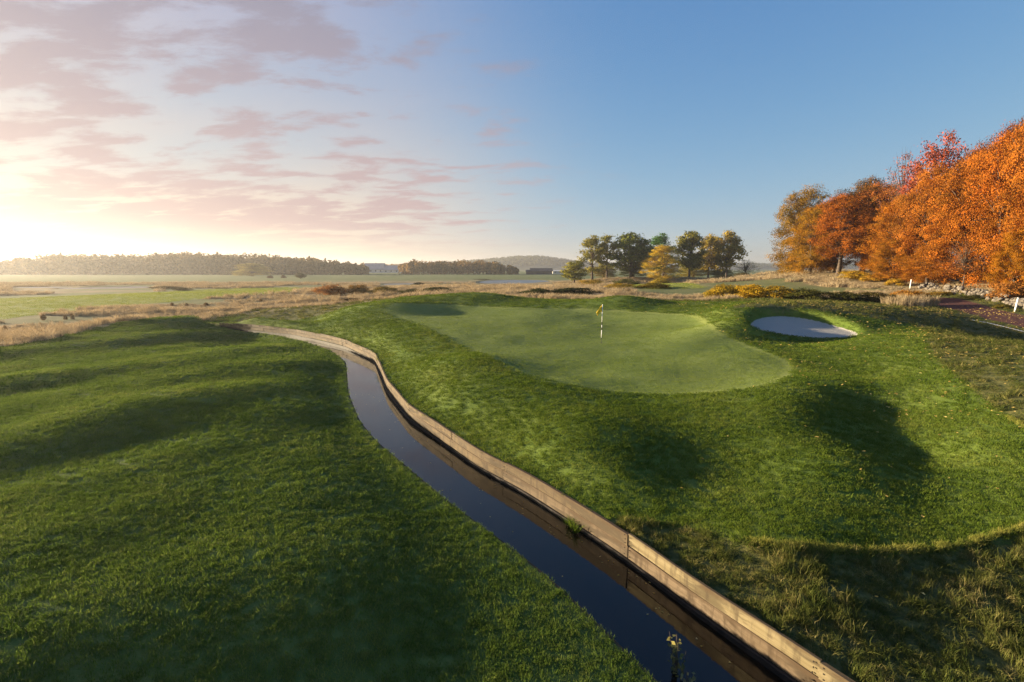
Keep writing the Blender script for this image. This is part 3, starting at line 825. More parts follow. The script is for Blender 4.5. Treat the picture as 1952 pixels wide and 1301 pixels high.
def limb_mesh(name, h_trunk, r0, lobes, rng, lean=(0, 0), mat=None, stems=1, frac=1.0):
    m = MB(); tops = []
    for s in range(stems):
        a = rng.uniform(0, 6.28); sp = 0 if stems == 1 else .5
        base = Vector((math.cos(a) * sp * r0 * 2, math.sin(a) * sp * r0 * 2, -0.3))
        top = Vector((lean[0] + math.cos(a) * sp * h_trunk * .25, lean[1] + math.sin(a) * sp * h_trunk * .25, h_trunk))
        mid = base.lerp(top, .5) + Vector((rng.uniform(-.12, .12) * h_trunk * .3, rng.uniform(-.1, .1) * h_trunk * .3, 0))
        m.tube([base, base.lerp(mid, .3), mid, top], [r0 * 1.35 / stems ** .5, r0 / stems ** .5, r0 * .8 / stems ** .5, r0 * .55 / stems ** .5], 7)
        tops.append((mid, top))
    for (x, y, z, r) in lobes:
        if rng.uniform() > frac: continue
        mid, top = tops[rng.integers(len(tops))]
        c = Vector((x, y, z)); s = mid.lerp(top, rng.uniform(.25, 1.0))
        if c.z < s.z - .5: s = mid.lerp(top, .1)
        k = s.lerp(c, .5) + Vector((0, 0, .12 * (c - s).length))
        rr_ = r0 * .34
        m.tube([s, k, c, c + (c - k) * .4], [rr_, rr_ * .62, rr_ * .32, rr_ * .1], 5, False)
    me = m.mesh(name, True); me.materials.append(mat or M_bark)
    return me
def tree_kind(seed, H=15., R=5.2, z0=.28, n_lobes=46, n_leaf=15000, size=.17, lobe_r=(1.2, 1.9), r0=.34, trunk=.42, sub=12, spread=.25, shape='round', frac=.8, stems=1, shell=(.45, 1.0)):
    rng = np.random.default_rng(seed); lobes = []
    tries = 0
    while len(lobes) < n_lobes and tries < 5000:
        tries += 1
        r = rng.uniform(*lobe_r); rm = R - r * .75
        a = rng.uniform(0, 6.2832); t = rng.uniform() ** .85      # t: 0 bottom, 1 top of crown
        if shape == 'dome': w = (1 - (t * .97) ** 2.4) ** .5
        elif shape == 'cone': w = 1.1 - .9 * t
        else: w = max(.15, 1 - abs(t * 1.9 - .85) ** 2.6 * .75)
        q = rng.uniform(.1, 1) ** .4 * (1 + .16 * math.sin(2 * a + seed) + .10 * math.sin(3 * a + 2 * seed + 5 * t))
        x, y = math.cos(a) * q * rm * w, math.sin(a) * q * rm * w
        z = H * z0 + r * .6 + t * (H * (1 - z0) - r * 1.45)
        if lobes and min((x - l[0]) ** 2 + (y - l[1]) ** 2 + (z - l[2]) ** 2 for l in lobes) < (r * .62) ** 2: continue
        lobes.append((x, y, z, r))
    cm = crown_mesh('crown', lobes, n_leaf, size, rng, sub, spread, shell)
    tm = limb_mesh('trunk', H * trunk, r0, lobes, rng, stems=stems, frac=frac)
    return {'crown': cm, 'trunk': tm, 'H': H, 'R': R}
def place_tree(kind, x, y, h, r, col, label, cat='tree', name='tree', group=None, rz=None, zoff=0.0, parts=('trunk', 'crown'), sxy=None):
    z = h1(x, y) + zoff
    e = empty(name, (x, y, z)); tag(e, label, cat, group)
    e.rotation_euler = (0, 0, rz if rz is not None else (x * 7.3 + y * 3.1) % 6.28)
    e.scale = (r / kind['R'], (sxy or r) / kind['R'], h / kind['H'])
    for p in parts:
        ob = bpy.data.objects.new(p if p != 'trunk' or cat == 'tree' else 'stem', kind[p]); COL.objects.link(ob); ob.parent = e
        ob.color = (*col, 1)
    return e
def px_tree(kind, pxl, pxr, pytop, y, col, label, base=None, **kw):
    """crown from pixel pxl to pxr with its top at pytop, standing on the ground y metres out"""
    u0, u1 = ray(pxl, pytop + 60)[0], ray(pxr, pytop + 60)[0]
    x = (u0 + u1) / 2 * y; r = abs(u1 - u0) / 2 * y
    h = HC + ray((pxl + pxr) / 2, pytop)[1] * y - h1(x, y)
    return place_tree(kind, x, y, h, r, col, label, **kw)

OAK = [tree_kind(s, n_leaf=46000, size=.085, z0=.17, n_lobes=64, trunk=.4) for s in (1, 2)]
EDGE = [tree_kind(s, H=14, R=5.2, z0=.0, n_lobes=84, n_leaf=62000, size=.075, trunk=.45, shape='dome', lobe_r=(.95, 1.7), frac=.5) for s in (5, 6, 7)]
BIRCH = [tree_kind(s, H=15, R=3.2, z0=.35, n_lobes=30, n_leaf=6500, size=.11, lobe_r=(.7, 1.2), r0=.2, trunk=.75, sub=8, spread=.4, frac=1) for s in (9,)]
TWIGGY = [tree_kind(s, H=15, R=3.4, z0=.3, n_lobes=90, n_leaf=1500, size=.10, lobe_r=(.4, .7), r0=.16, trunk=.6, sub=5, spread=.5, frac=1) for s in (10,)]
SMALL = [tree_kind(s, H=14, R=5, z0=.14, n_lobes=46, n_leaf=6500, size=.26, lobe_r=(1.0, 1.9), r0=.34, trunk=.45, sub=11, frac=1, spread=.32) for s in (12, 13, 14)]
AIRY = [tree_kind(s, H=16, R=4.2, z0=.14, n_lobes=40, n_leaf=4200, size=.24, lobe_r=(.8, 1.4), r0=.30, trunk=.6, sub=8, spread=.36, frac=1) for s in (15, 16)]
BUSH = [tree_kind(s, H=2.2, R=1.9, z0=.0, n_lobes=34, n_leaf=7000, size=.06, lobe_r=(.38, .66), r0=.06, trunk=.4, sub=12, shape='dome', stems=3) for s in (18, 19, 20)]

ORANGE, DEEP, GOLD, OLIVE, RUST, PINK = (0.331, 0.118, 0.018), (0.284, 0.084, 0.014), (0.278, 0.123, 0.014), (0.101, 0.066, 0.013), (0.195, 0.068, 0.018), (0.296, 0.073, 0.040)
# left, free-standing end of the wood
G = 'oaks and maples along the edge of the autumn wood'
px_tree(EDGE[2], 1474, 1600, 347, 92, (0.227, 0.129, 0.018), 'olive gold tree at the open end of the autumn wood beside the far fields', group=G, zoff=-.3)
px_tree(EDGE[1], 1500, 1600, 388, 86, (0.302, 0.148, 0.016), 'golden tree with foliage to the ground at the open end of the wood', group=G)
px_tree(OAK[1], 1545, 1668, 364, 80, (0.272, 0.087, 0.014), 'orange tree with two dark trunks showing below its crown', group=G)
px_tree(OAK[0], 1590, 1720, 333, 90, (0.130, 0.066, 0.013), 'brown green tall oak rising behind the orange tree with dark trunks', group=G)
px_tree(EDGE[0], 1640, 1730, 394, 78, (0.249, 0.081, 0.013), 'rust orange tree between the brown green oak and the great orange bank of trees', group=G)
px_tree(EDGE[2], 1560, 1625, 436, 84, (0.237, 0.100, 0.014), 'low orange gold tree filling the foot of the wood beside the dark trunks', group=G)
px_tree(EDGE[1], 1625, 1700, 427, 82, (0.237, 0.084, 0.013), 'low rust tree behind the dark trunks at the foot of the wood', group=G, rz=3)
# rear skyline trees
px_tree(TWIGGY[0], 1685, 1760, 288, 74, (0.266, 0.105, 0.081), 'bare twiggy tree against the sky behind the orange wood', cat='tree', name='bare_tree')
px_tree(BIRCH[0], 1742, 1840, 248, 68, PINK, 'sparse pink red birch standing above the orange wood', name='birch_tree')
px_tree(BIRCH[0], 1705, 1790, 314, 70, (0.260, 0.063, 0.034), 'small red leaved birch below the tall pink birch', name='birch_tree', rz=2.0)
px_tree(OAK[1], 1820, 1910, 265, 62, (0.249, 0.079, 0.018), 'orange oak on the skyline just right of the pink birch', group=G, rz=1)
px_tree(OAK[0], 1880, 2000, 218, 58, (0.237, 0.073, 0.018), 'deep orange oak towering over the stone wall at the skyline', group=G, rz=3)
# the great bank of orange trees, foliage to the ground
px_tree(EDGE[1], 1655, 1790, 364, 70, (0.319, 0.118, 0.014), 'orange round crowned tree at the head of the bank above the pale grass', group=G)
px_tree(EDGE[2], 1715, 1850, 307, 64, ORANGE, 'bright orange tree below the pink birch', group=G)
px_tree(EDGE[0], 1790, 1930, 280, 57, (0.319, 0.108, 0.015), 'broad orange tree behind the leafless hazel by the wall', group=G, rz=4)
px_tree(EDGE[1], 1850, 2010, 232, 52, (0.319, 0.100, 0.014), 'largest orange tree above the middle of the stone wall', group=G, rz=.6)
px_tree(EDGE[2], 1925, 2110, 179, 47, (0.307, 0.105, 0.015), 'tall orange tree reaching out of view beyond the leaning stake', group=G, rz=2.2)
px_tree(EDGE[0], 1985, 2180, 179, 43, ORANGE, 'orange tree at the near end of the stone wall', group=G, rz=5)
px_tree(OAK[1], 2060, 2260, 141, 45, DEEP, 'deep orange oak behind the near end of the stone wall', group=G)
px_tree(EDGE[1], 1660, 1745, 452, 66, (0.296, 0.118, 0.013), 'low golden maple in front of the bank by the end of the stone wall', group=G, rz=2.5)
px_tree(EDGE[2], 1720, 1815, 467, 59, (0.296, 0.110, 0.014), 'low golden orange maple just behind the first stones of the wall', group=G, rz=1.2)
px_tree(EDGE[0], 1895, 1985, 431, 46, (0.296, 0.123, 0.011), 'low golden tree close behind the stone wall and the leaning stake', group=G, rz=3.3)
px_tree(TWIGGY[0], 1795, 1880, 459, 52, (0.237, 0.100, 0.040), 'leafless many stemmed hazel behind the stone wall', cat='tree', name='hazel_tree', rz=1)
for k, (x, y, h, r) in enumerate(((64, 72, 15, 6), (70, 60, 16, 6), (74, 84, 17, 7), (62, 88, 15, 6), (66, 50, 16, 6), (80, 70, 17, 7))):
    place_tree(OAK[k % 2], x, y, h, r, (.40, .14, .03), 'orange oak standing inside the wood behind its front trees', group='trees inside the wood', rz=k)
# the clump of oaks on the knoll
KN = 'trees of the clump on the knoll'
px_tree(SMALL[0], 1068, 1121, 497, 160, (0.224, 0.207, 0.034), 'small round tree standing apart at the edge of the knoll', group=KN)
px_tree(AIRY[0], 1097, 1162, 448, 168, (0.252, 0.222, 0.048), 'tall airy olive tree beside the small round tree', group=KN)
px_tree(AIRY[1], 1131, 1183, 447, 172, (0.196, 0.183, 0.041), 'slim tall tree between the airy tree and the dense dark oak', group=KN)
px_tree(SMALL[1], 1156, 1252, 442, 170, (0.140, 0.159, 0.030), 'dense dark oak at the middle of the left half of the clump', group=KN)
px_tree(AIRY[0], 1228, 1290, 444, 190, (0.084, 0.175, 0.039), 'fresh green tree rising behind the golden bush tree', group=KN, rz=2)
px_tree(EDGE[0], 1224, 1303, 466, 160, (0.588, 0.396, 0.041), 'golden bush shaped tree with foliage to the ground in the clump', group=KN)
px_tree(SMALL[2], 1282, 1348, 439, 170, (0.183, 0.166, 0.028), 'wide spreading dark oak right of the golden bush tree', group=KN)
px_tree(SMALL[0], 1325, 1377, 445, 176, (0.280, 0.207, 0.034), 'brown green oak between the spreading oak and the last oak', group=KN, rz=1)
px_tree(SMALL[1], 1357, 1415, 438, 170, (0.308, 0.222, 0.039), 'last oak of the clump with a bronze crown', group=KN, rz=2)
px_tree(EDGE[2], 1283, 1357, 505, 180, (0.336, 0.271, 0.041), 'low bronze thicket under the spreading oak', group=KN)
px_tree(TWIGGY[0], 1390, 1445, 495, 172, (0.140, 0.159, 0.055), 'thin bare sapling beyond the last oak of the clump', group=KN, name='sapling_tree')

px_tree(EDGE[0], 1172, 1240, 498, 174, (0.077, 0.088, 0.024), 'dark thicket under the dense dark oak', group=KN, rz=3)
px_tree(EDGE[1], 1344, 1404, 512, 178, (0.183, 0.159, 0.034), 'low brown thicket under the last oak of the clump', group=KN, rz=4)
px_tree(EDGE[2], 1122, 1176, 506, 182, (0.211, 0.159, 0.041), 'low bronze thicket behind the two slim airy trees', group=KN, rz=5)

# ------------------------------------------------------------------ shrubs and hedges
BUSHES = []
def px_bush(pxl, pxr, pytop, y, col, label, k=0, cat='shrub', name='shrub', group=None, depth=None, hmin=.35):
    u0, u1 = ray(pxl, pytop + 8)[0], ray(pxr, pytop + 8)[0]
    x = (u0 + u1) / 2 * y; r = abs(u1 - u0) / 2 * y
    BUSHES.append((x, y, r, depth or r))
    h = max(hmin, HC + ray((pxl + pxr) / 2, pytop)[1] * y - h1(x, y))
    return place_tree(BUSH[k % 3], x, y, h * 1.03, r, col, label, cat=cat, name=name, group=group, zoff=-.05, rz=0 if depth else k * 1.3, sxy=depth)
BH = 'shrubs on the heath behind the green'
px_bush(592, 668, 542, 74, (.34, .16, .055), 'russet reed bush on the heath left of the flag mounds', 0, group=BH)
px_bush(655, 712, 541, 76, (.30, .17, .05), 'russet and gold bush between the russet reed bush and the bramble bank', 1, group=BH)
px_bush(700, 765, 545, 74, (.20, .14, .03), 'olive gold bush beside the dark bramble bank', 2, group=BH)
px_bush(758, 812, 550, 70, (.07, .07, .025), 'dark bramble bush behind the left flank of the green', 0, group=BH)
px_bush(800, 872, 546, 70, (.055, .06, .022), 'long dark bramble bank behind the first mound', 1, group=BH, depth=2.2)
px_bush(640, 710, 569, 60, (.10, .065, .03), 'low dark heather patch below the russet bushes', 2, group=BH, depth=1.2)
px_bush(985, 1065, 549, 62, (.045, .055, .02), 'dark green bramble thicket in the dip between the two mounds', 0, group=BH)
px_bush(1045, 1150, 547, 63, (.045, .05, .02), 'blackish bramble thicket behind the flag', 1, group=BH, depth=2.5)
px_bush(1150, 1215, 539, 76, (.36, .24, .03), 'yellow leaved shrub behind the second mound', 2, group=BH)
px_bush(1205, 1285, 539, 74, (.16, .12, .022), 'dark gold shrub beside the yellow leaved shrub', 0, group=BH)
px_bush(1088, 1165, 532, 100, (.36, .24, .05), 'pale gold shrub at the foot of the knoll', 1, group=BH)
px_bush(1165, 1225, 531, 110, (.10, .10, .025), 'low dark shrub at the foot of the knoll under the dense oak', 2, group=BH, depth=2.5)
px_bush(1230, 1285, 529, 115, (.30, .22, .03), 'low gold shrub under the golden bush tree', 0, group=BH, depth=2.5)
HD = 'bramble hedge behind the bunker'
px_bush(1335, 1425, 541, 53, (.30, .20, .02), 'yellow green end bush of the hedge behind the bunker', 0, group=HD)
px_bush(1385, 1470, 540, 51, (.40, .25, .018), 'brightest yellow bush of the hedge behind the bunker', 1, group=HD)
px_bush(1440, 1518, 543, 49.5, (.33, .21, .018), 'yellow and green bush in the hedge left of the dark stretch', 2, group=HD)
px_bush(1490, 1580, 549, 48, (.075, .075, .018), 'dark green bush where the bunker hedge turns dark', 0, group=HD)
px_bush(1555, 1645, 554, 47, (.06, .06, .016), 'dark middle bush of the bunker hedge', 1, group=HD)
px_bush(1620, 1705, 555, 46.5, (.08, .065, .018), 'dark brown bush in the bunker hedge before the orange bramble', 2, group=HD)
px_bush(1685, 1775, 552, 47, (.30, .14, .02), 'orange bramble at the path end of the bunker hedge', 0, group=HD)
EG = 'shrubs along the foot of the wood'
px_bush(1590, 1660, 515, 72, (.42, .26, .025), 'bright yellow shrub at the foot of the wood by the pale grass', 1, group=EG)
px_bush(1640, 1690, 522, 68, (.38, .23, .03), 'golden shrub next to the bright yellow shrub at the wood', 2, group=EG)
px_bush(1684, 1726, 530, 60, (.40, .24, .03), 'small yellow shrub left of the short white stake', 0, group=EG)
px_bush(1765, 1830, 555, 49.5, (.33, .21, .03), 'golden bramble on the verge below the first stones', 1, group=EG, depth=1.0)
px_bush(1830, 1900, 563, 45.5, (.09, .085, .02), 'dark bramble between the path and the stone wall', 2, group=EG, depth=1.0)
px_bush(1890, 1930, 578, 40, (.12, .10, .022), 'small olive bramble beside the leaning stake', 0, group=EG, depth=.7)
px_bush(1880, 1960, 535, 43.5, (.28, .12, .03), 'rust undergrowth behind the stone wall at the leaning stake', 1, group=EG)
px_bush(1480, 1530, 520, 98, (.05, .06, .02), 'dark juniper at the open end of the wood', 2, group=EG)
FS = 'bushes on the far fields'
px_tree(EDGE[1], 446, 522, 501, 330, (.36, .29, .085), 'pale yellow willow standing before the far forest', name='willow_tree')
px_bush(562, 584, 520, 240, (.10, .085, .04), 'round dark bush alone on the far pasture', 0, group=FS)
px_bush(508, 523, 525, 250, (.13, .08, .05), 'small brown bush below the pale yellow willow', 1, group=FS)
px_bush(535, 546, 524, 250, (.10, .07, .04), 'tiny brown bush between the willow and the round dark bush', 2, group=FS)
px_bush(283, 345, 545, 120, (.17, .13, .06), 'long olive bush at the end of the left pond', 0, group=FS, depth=3)
px_bush(330, 372, 548, 112, (.15, .12, .05), 'low olive bush right of the long pond bush', 1, group=FS, depth=2)
px_bush(786, 812, 538, 150, (.05, .05, .03), 'dark rush clump on the tip of the thin pond', 2, group=FS, depth=2)
px_bush(898, 940, 533, 225, (.06, .055, .03), 'dark reed bank on the left shore of the white pond', 0, group=FS, depth=3)
px_bush(1398, 1436, 520, 130, (.10, .08, .03), 'dark low thicket right of the clump', 1, group=FS, depth=3)
DK = 'small dark dock plants in the dry grass'
for k, (a, t, b_) in enumerate(((82, 598, 611), (125, 600, 609), (137, 598, 609), (10, 620, 632), (328, 577, 584), (356, 578, 584), (393, 577, 584), (497, 570, 575))):
    p = hit(a, b_)
    px_bush(a - 5 + k % 3, a + 5 - k % 2, t - 1, p[1] - .2, (.20, .12, .055), 'small brown dock plant in the dry grass beyond the lawn ridge', k, cat='plant', name='dock_plant', group=DK, hmin=.4)

# ------------------------------------------------------------------ far woods, hills, buildings
def far_wood(name, pts, label, col, n_leaf=150, size=.9, seed=0):
    rng = np.random.default_rng(seed); PV, PN, LV = [], [], []
    for (x, y, h, r) in pts:
        z = h1(x, y)
        k = n_leaf
        d = rng.normal(size=(k, 3)); d /= np.linalg.norm(d, axis=1, keepdims=True)
        cone = rng.uniform() < .05
        t = rng.uniform(0, 1, k)
        if cone:
            p = np.c_[d[:, 0] * r * .6 * (1 - t), d[:, 1] * r * .6 * (1 - t), h * (.15 + .88 * t)]
        else:
            p = d * np.array([r, r, h * .40]) * rng.uniform(.7, 1.05, (k, 1)) + np.array([0, 0, h * .58])
            lo = rng.uniform(size=k) < .16
            p[lo, 2] = rng.uniform(0.0, .35, lo.sum()) * h
        PV.append(p + np.array([x, y, z])); nn = d + rng.normal(size=d.shape) * .5 + np.array([0, 0, .2]); PN.append(nn / np.linalg.norm(nn, axis=1, keepdims=True))
        LV.append(np.clip(rng.uniform(0, 1) * .65 + rng.uniform(0, .35, k), 0, 1))
    P_, N_, L_ = np.concatenate(PV), np.concatenate(PN), np.concatenate(LV)
    V, F = leaf_quads(P_, N_, size, rng)
    me = mesh_np(name, V, F); fattr(me, 'lv', np.repeat(L_, 4)); me.materials.append(M_leaf)
    o = link(name, me); o.color = (*col, 1)
    return tag(o, label, 'forest', kind='stuff')
rng = np.random.default_rng(77)
def wood_row(prof, ya, yb, n, jit=.1):
    """prof: skyline pixels (px, py); trees fill the depth ya..yb, tops following the skyline"""
    prof = np.array(prof, float); res = []
    for _ in range(n):
        a = rng.uniform(prof[0, 0], prof[-1, 0]); t = rng.uniform() ** .8; y = ya + (yb - ya) * t
        py = np.interp(a, prof[:, 0], prof[:, 1]); u, v = ray(a, py)
        htop = HC + v * yb
        h = max(5, htop * rng.choice([.86, .95, 1.0, 1.1]) * rng.uniform(.95, 1.04) * (.84 + .16 * t))
        res.append((u * y, y, h, rng.uniform(.26, .38) * h))
    return res
far_wood('far_forest', wood_row([(-260, 506), (-60, 503), (0, 500), (40, 490), (120, 486), (250, 488), (330, 484), (450, 485), (520, 488), (600, 495), (660, 500), (700, 508)], 385, 450, 620), 'long hazy forest along the left horizon behind the far pasture', (.15, .105, .045), 130, 1.05, 1)
far_wood('far_forest', wood_row([(612, 506), (690, 503), (760, 505), (840, 502)], 640, 720, 120), 'thin golden woodland behind the grey barn', (.24, .14, .05), 110, 1.3, 2)
far_wood('far_forest', wood_row([(764, 503), (790, 497), (850, 500), (900, 496), (940, 500), (975, 506), (988, 512)], 400, 440, 120), 'golden brown copse between the grey barn and the black barn', (.20, .125, .045), 150, .8, 3)
# wooded hills
def hill(name, prof, y, depth, label):
    xs = np.linspace(prof[0][0], prof[-1][0], 90); py = np.interp(xs, [p[0] for p in prof], [p[1] for p in prof])
    V = []; nv = 12
    for a, b_ in zip(xs, py):
        u, v = ray(a, b_)
        top = HC + v * y
        for k in range(nv):
            t = k / (nv - 1); yy = y - depth + 2 * depth * t
            V.append((u * yy, yy, -1 + (max(top - 5, 0) + 1) * math.sin(math.pi * t) ** .8))
    F = [(i * nv + k, i * nv + k + 1, (i + 1) * nv + k + 1, (i + 1) * nv + k) for i in range(len(xs) - 1) for k in range(nv - 1)]
    me = bpy.data.meshes.new(name); me.from_pydata(V, [], F); me.polygons.foreach_set('use_smooth', np.ones(len(F), bool)); me.update()
    o = tag(link(name, me, M_hill), kind='structure')
    return np.array(V).reshape(len(xs), nv, 3)
M_hill = simple_mat('hill_floor', (.05, .06, .03), .95, .3, .05)
def hill_wood(S, label, col, n, seed):
    rng = np.random.default_rng(seed); PV, PN, LV = [], [], []
    for _ in range(n):
        i, k = rng.integers(S.shape[0] - 1), rng.integers(1, 7)
        p = S[i, k] + (S[i + 1, k] - S[i, k]) * rng.uniform() + (S[i, k + 1] - S[i, k]) * rng.uniform()
        h, r = rng.uniform(6, 11), rng.uniform(3, 5); m = 22
        d = rng.normal(size=(m, 3)); d /= np.linalg.norm(d, axis=1, keepdims=True)
        PV.append(p + d * np.array([r, r, h * .5]) + np.array([0, 0, h * .3])); PN.append(d); LV.append(np.clip(rng.uniform(0, .8) + rng.uniform(0, .2, m), 0, 1))
    P_, N_, L_ = np.concatenate(PV), np.concatenate(PN), np.concatenate(LV)
    V, F = leaf_quads(P_, N_, 2.2, rng)
    me = mesh_np('hill_forest', V, F); fattr(me, 'lv', np.repeat(L_, 4)); me.materials.append(M_leaf)
    o = link('hill_forest', me); o.color = (*col, 1); tag(o, label, 'forest', kind='stuff')
S1 = hill('hill', [(640, 512), (760, 506), (860, 501), (930, 495), (980, 490), (1030, 489), (1080, 496), (1130, 503), (1200, 508), (1260, 513)], 1500, 260, '')
hill_wood(S1, 'dark blue wooded hill on the horizon beyond the black barn', (.075, .085, .04), 2400, 5)
S2 = hill('hill', [(1180, 513), (1300, 507), (1420, 503), (1500, 504), (1620, 505), (1800, 508), (1900, 512)], 1800, 260, '')
hill_wood(S2, 'low wooded ridge on the horizon between the clump and the autumn wood', (.08, .085, .045), 2200, 6)
S3 = hill('hill', [(-500, 512), (-200, 505), (100, 503), (400, 505), (700, 510)], 1900, 200, '')
# barns
M_roofg = simple_mat('grey_roof', (.22, .23, .26), .6, .12, .4)
M_wallw = simple_mat('pale_wall', (.55, .52, .48), .8, .1, .4)
M_dark = simple_mat('black_boards', (.025, .024, .026), .7, .3, .4)
M_pane = simple_mat('barn_window', (.05, .055, .06), .2, .1, 1)
def barn(pxl, pxr, y, hw, hr, label, mw, mr, ranges, depth=14, eave=.6):
    xl, xr = ray(pxl, 520)[0] * y, ray(pxr, 520)[0] * y
    z = h1((xl + xr) / 2, y)
    e = tag(empty('barn', ((xl + xr) / 2, y, z)), label, 'barn')
    W_ = xr - xl
    for (a, b_, kw, kr) in ranges:
        x0, x1 = -W_ / 2 + W_ * a, -W_ / 2 + W_ * b_
        w_, r_h = hw * kw, hr * kr
        m = MB(); m.box(((x0 + x1) / 2, 0, w_ / 2 - .2), (x1 - x0, depth, w_ + .4))
        d2 = depth / 2
        m.add([(x0 + .01, -d2, w_), (x0 + .01, d2, w_), (x0 + .01, 0, w_ + r_h)], [(0, 1, 2)]); m.add([(x1 - .01, -d2, w_), (x1 - .01, d2, w_), (x1 - .01, 0, w_ + r_h)], [(0, 2, 1)])
        m.build('wall', mw, e)
        m = MB(); dd = d2 + eave; t = .3; sl = r_h / d2
        for s in (-1, 1):
            q = [(x0 - .4, s * dd, w_ - eave * sl + .05), (x1 + .4, s * dd, w_ - eave * sl + .05), (x1 + .4, 0, w_ + r_h + .05), (x0 - .4, 0, w_ + r_h + .05)]
            q2 = [(p[0], p[1], p[2] + t) for p in q]
            f = [(0, 1, 2, 3), (4, 7, 6, 5), (0, 4, 5, 1), (1, 5, 6, 2), (2, 6, 7, 3), (3, 7, 4, 0)]
            m.add(q + q2, f)
        m.build('roof', mr, e)
        nwin = max(2, int((x1 - x0) / 5))
        for k in range(nwin):
            xw = x0 + (x1 - x0) * (k + .5) / nwin
            m = MB(); m.box((xw, -d2 - .03, w_ * .55), (1.4, .1, w_ * .4)); m.build('window', M_pane, e)
    return e
barn(697, 764, 560, 3.2, 6.0, 'long grey roofed barn with pale walls before the golden woodland', M_wallw, M_roofg, [(0, .55, 1.15, 1.05), (.553, 1, 1.0, .72)], 16)
barn(1003, 1052, 430, 2.6, 2.0, 'low black barn below the wooded hill', M_dark, M_dark, [(.0, .16, .8, .6), (.163, 1, 1, 1)], 12)
barn(1053, 1072, 470, 2.2, .8, 'low white shed beside the black barn', M_wallw, M_wallw, [(0, 1, 1, 1)], 8)
# ------------------------------------------------------------------ grass and leaf litter (instanced tufts)
def grass_mat(name, ca, cb, cc, trans=.35, tip=(1.25, 1.2, 1.0), patch=0.5):
    m, nt, o = new_mat(name)
    g = nt.nodes.new('ShaderNodeNewGeometry'); oi = nt.nodes.new('ShaderNodeObjectInfo')
    n1 = noise_n(nt, g.outputs['Position'], patch, 5, .6)
    bl = nt.nodes.new('ShaderNodeAttribute'); bl.attribute_name = 'lv'
    t = math_n(nt, 'ADD', math_n(nt, 'MULTIPLY', n1, .62), math_n(nt, 'MULTIPLY', math_n(nt, 'ADD', oi.outputs['Random'], bl.outputs['Fac']), .19))
    c = mixc(nt, sstep(nt, t, .30, .55), ca, cb)
    c = mixc(nt, math_n(nt, 'MULTIPLY', sstep(nt, t, .52, .74), .85), c, cc)
    d = nt.nodes.new('ShaderNodeBsdfDiffuse'); tr = nt.nodes.new('ShaderNodeBsdfTranslucent')
    nt.links.new(c, d.inputs[0]); nt.links.new(mixc(nt, 1.0, c, tip, 'MULTIPLY'), tr.inputs[0])
    mx = nt.nodes.new('ShaderNodeMixShader'); mx.inputs[0].default_value = trans
    nt.links.new(d.outputs[0], mx.inputs[1]); nt.links.new(tr.outputs[0], mx.inputs[2])
    nt.links.new(mx.outputs[0], o.inputs[0])
    return m
def tuft(name, mat, n, radius, h, w, lean, seed, droop=.4):
    rng = np.random.default_rng(seed); V = []; F = []; L = []
    for k in range(n):
        a, r = rng.uniform(0, 6.283), radius * math.sqrt(rng.uniform())
        x, y = r * math.cos(a), r * math.sin(a)
        hh = h * rng.uniform(.55, 1.15); la = rng.uniform(0, 6.283); ll = lean * rng.uniform(.2, 1) * hh
        f = rng.uniform(0, 6.283); wx, wy = w * math.cos(f) / 2, w * math.sin(f) / 2
        lx, ly = math.cos(la) * ll, math.sin(la) * ll
        o = len(V)
        V += [(x - wx, y - wy, 0), (x + wx, y + wy, 0), (x + lx * .35 + wx * .8, y + ly * .35 + wy * .8, hh * .6), (x + lx * .35 - wx * .8, y + ly * .35 - wy * .8, hh * .6), (x + lx, y + ly, hh * (1 - droop * .3 * rng.uniform()))]
        F += [(o, o + 1, o + 2), (o, o + 2, o + 3), (o + 3, o + 2, o + 4)]
        L += [rng.uniform()] * 5
    me = mesh_np(name, V, F); fattr(me, 'lv', L); me.materials.append(mat)
    return bpy.data.objects.new(name, me)
def scatter(name, P_, rot, scl, protos, label, cat, seed=0):
    rng = np.random.default_rng(seed); n = len(P_)
    me = bpy.data.meshes.new(name); me.vertices.add(n); me.vertices.foreach_set('co', np.asarray(P_, np.float32).ravel())
    fattr(me, 'rot', rot, typ='FLOAT_VECTOR'); fattr(me, 'scl', scl, typ='FLOAT_VECTOR'); fattr(me, 'pick', rng.integers(0, len(protos), n), typ='INT')
    me.update()
    o = link(name, me); tag(o, label, cat, kind='stuff')
    t = bpy.data.node_groups.new(name, 'GeometryNodeTree')
    t.interface.new_socket('Geometry', in_out='INPUT', socket_type='NodeSocketGeometry'); t.interface.new_socket('Geometry', in_out='OUTPUT', socket_type='NodeSocketGeometry')
    gi, go = t.nodes.new('NodeGroupInput'), t.nodes.new('NodeGroupOutput')
    iop = t.nodes.new('GeometryNodeInstanceOnPoints')
    jn = t.nodes.new('GeometryNodeJoinGeometry')
    for p in reversed(protos):
        oi = t.nodes.new('GeometryNodeObjectInfo'); oi.inputs['Object'].default_value = p; oi.inputs['As Instance'].default_value = True
        t.links.new(oi.outputs['Geometry'], jn.inputs[0])
    t.links.new(gi.outputs[0], iop.inputs['Points']); t.links.new(jn.outputs[0], iop.inputs['Instance'])
    iop.inputs['Pick Instance'].default_value = True
    def na(nm, dt):
        a = t.nodes.new('GeometryNodeInputNamedAttribute'); a.data_type = dt; a.inputs['Name'].default_value = nm; return a.outputs['Attribute']
    t.links.new(na('pick', 'INT'), iop.inputs['Instance Index'])
    e2r = t.nodes.new('FunctionNodeEulerToRotation'); t.links.new(na('rot', 'FLOAT_VECTOR'), e2r.inputs[0]); t.links.new(e2r.outputs[0], iop.inputs['Rotation'])
    t.links.new(na('scl', 'FLOAT_VECTOR'), iop.inputs['Scale'])
    t.links.new(iop.outputs[0], go.inputs[0])
    md = o.modifiers.new('scatter', 'NODES'); md.node_group = t
    return o
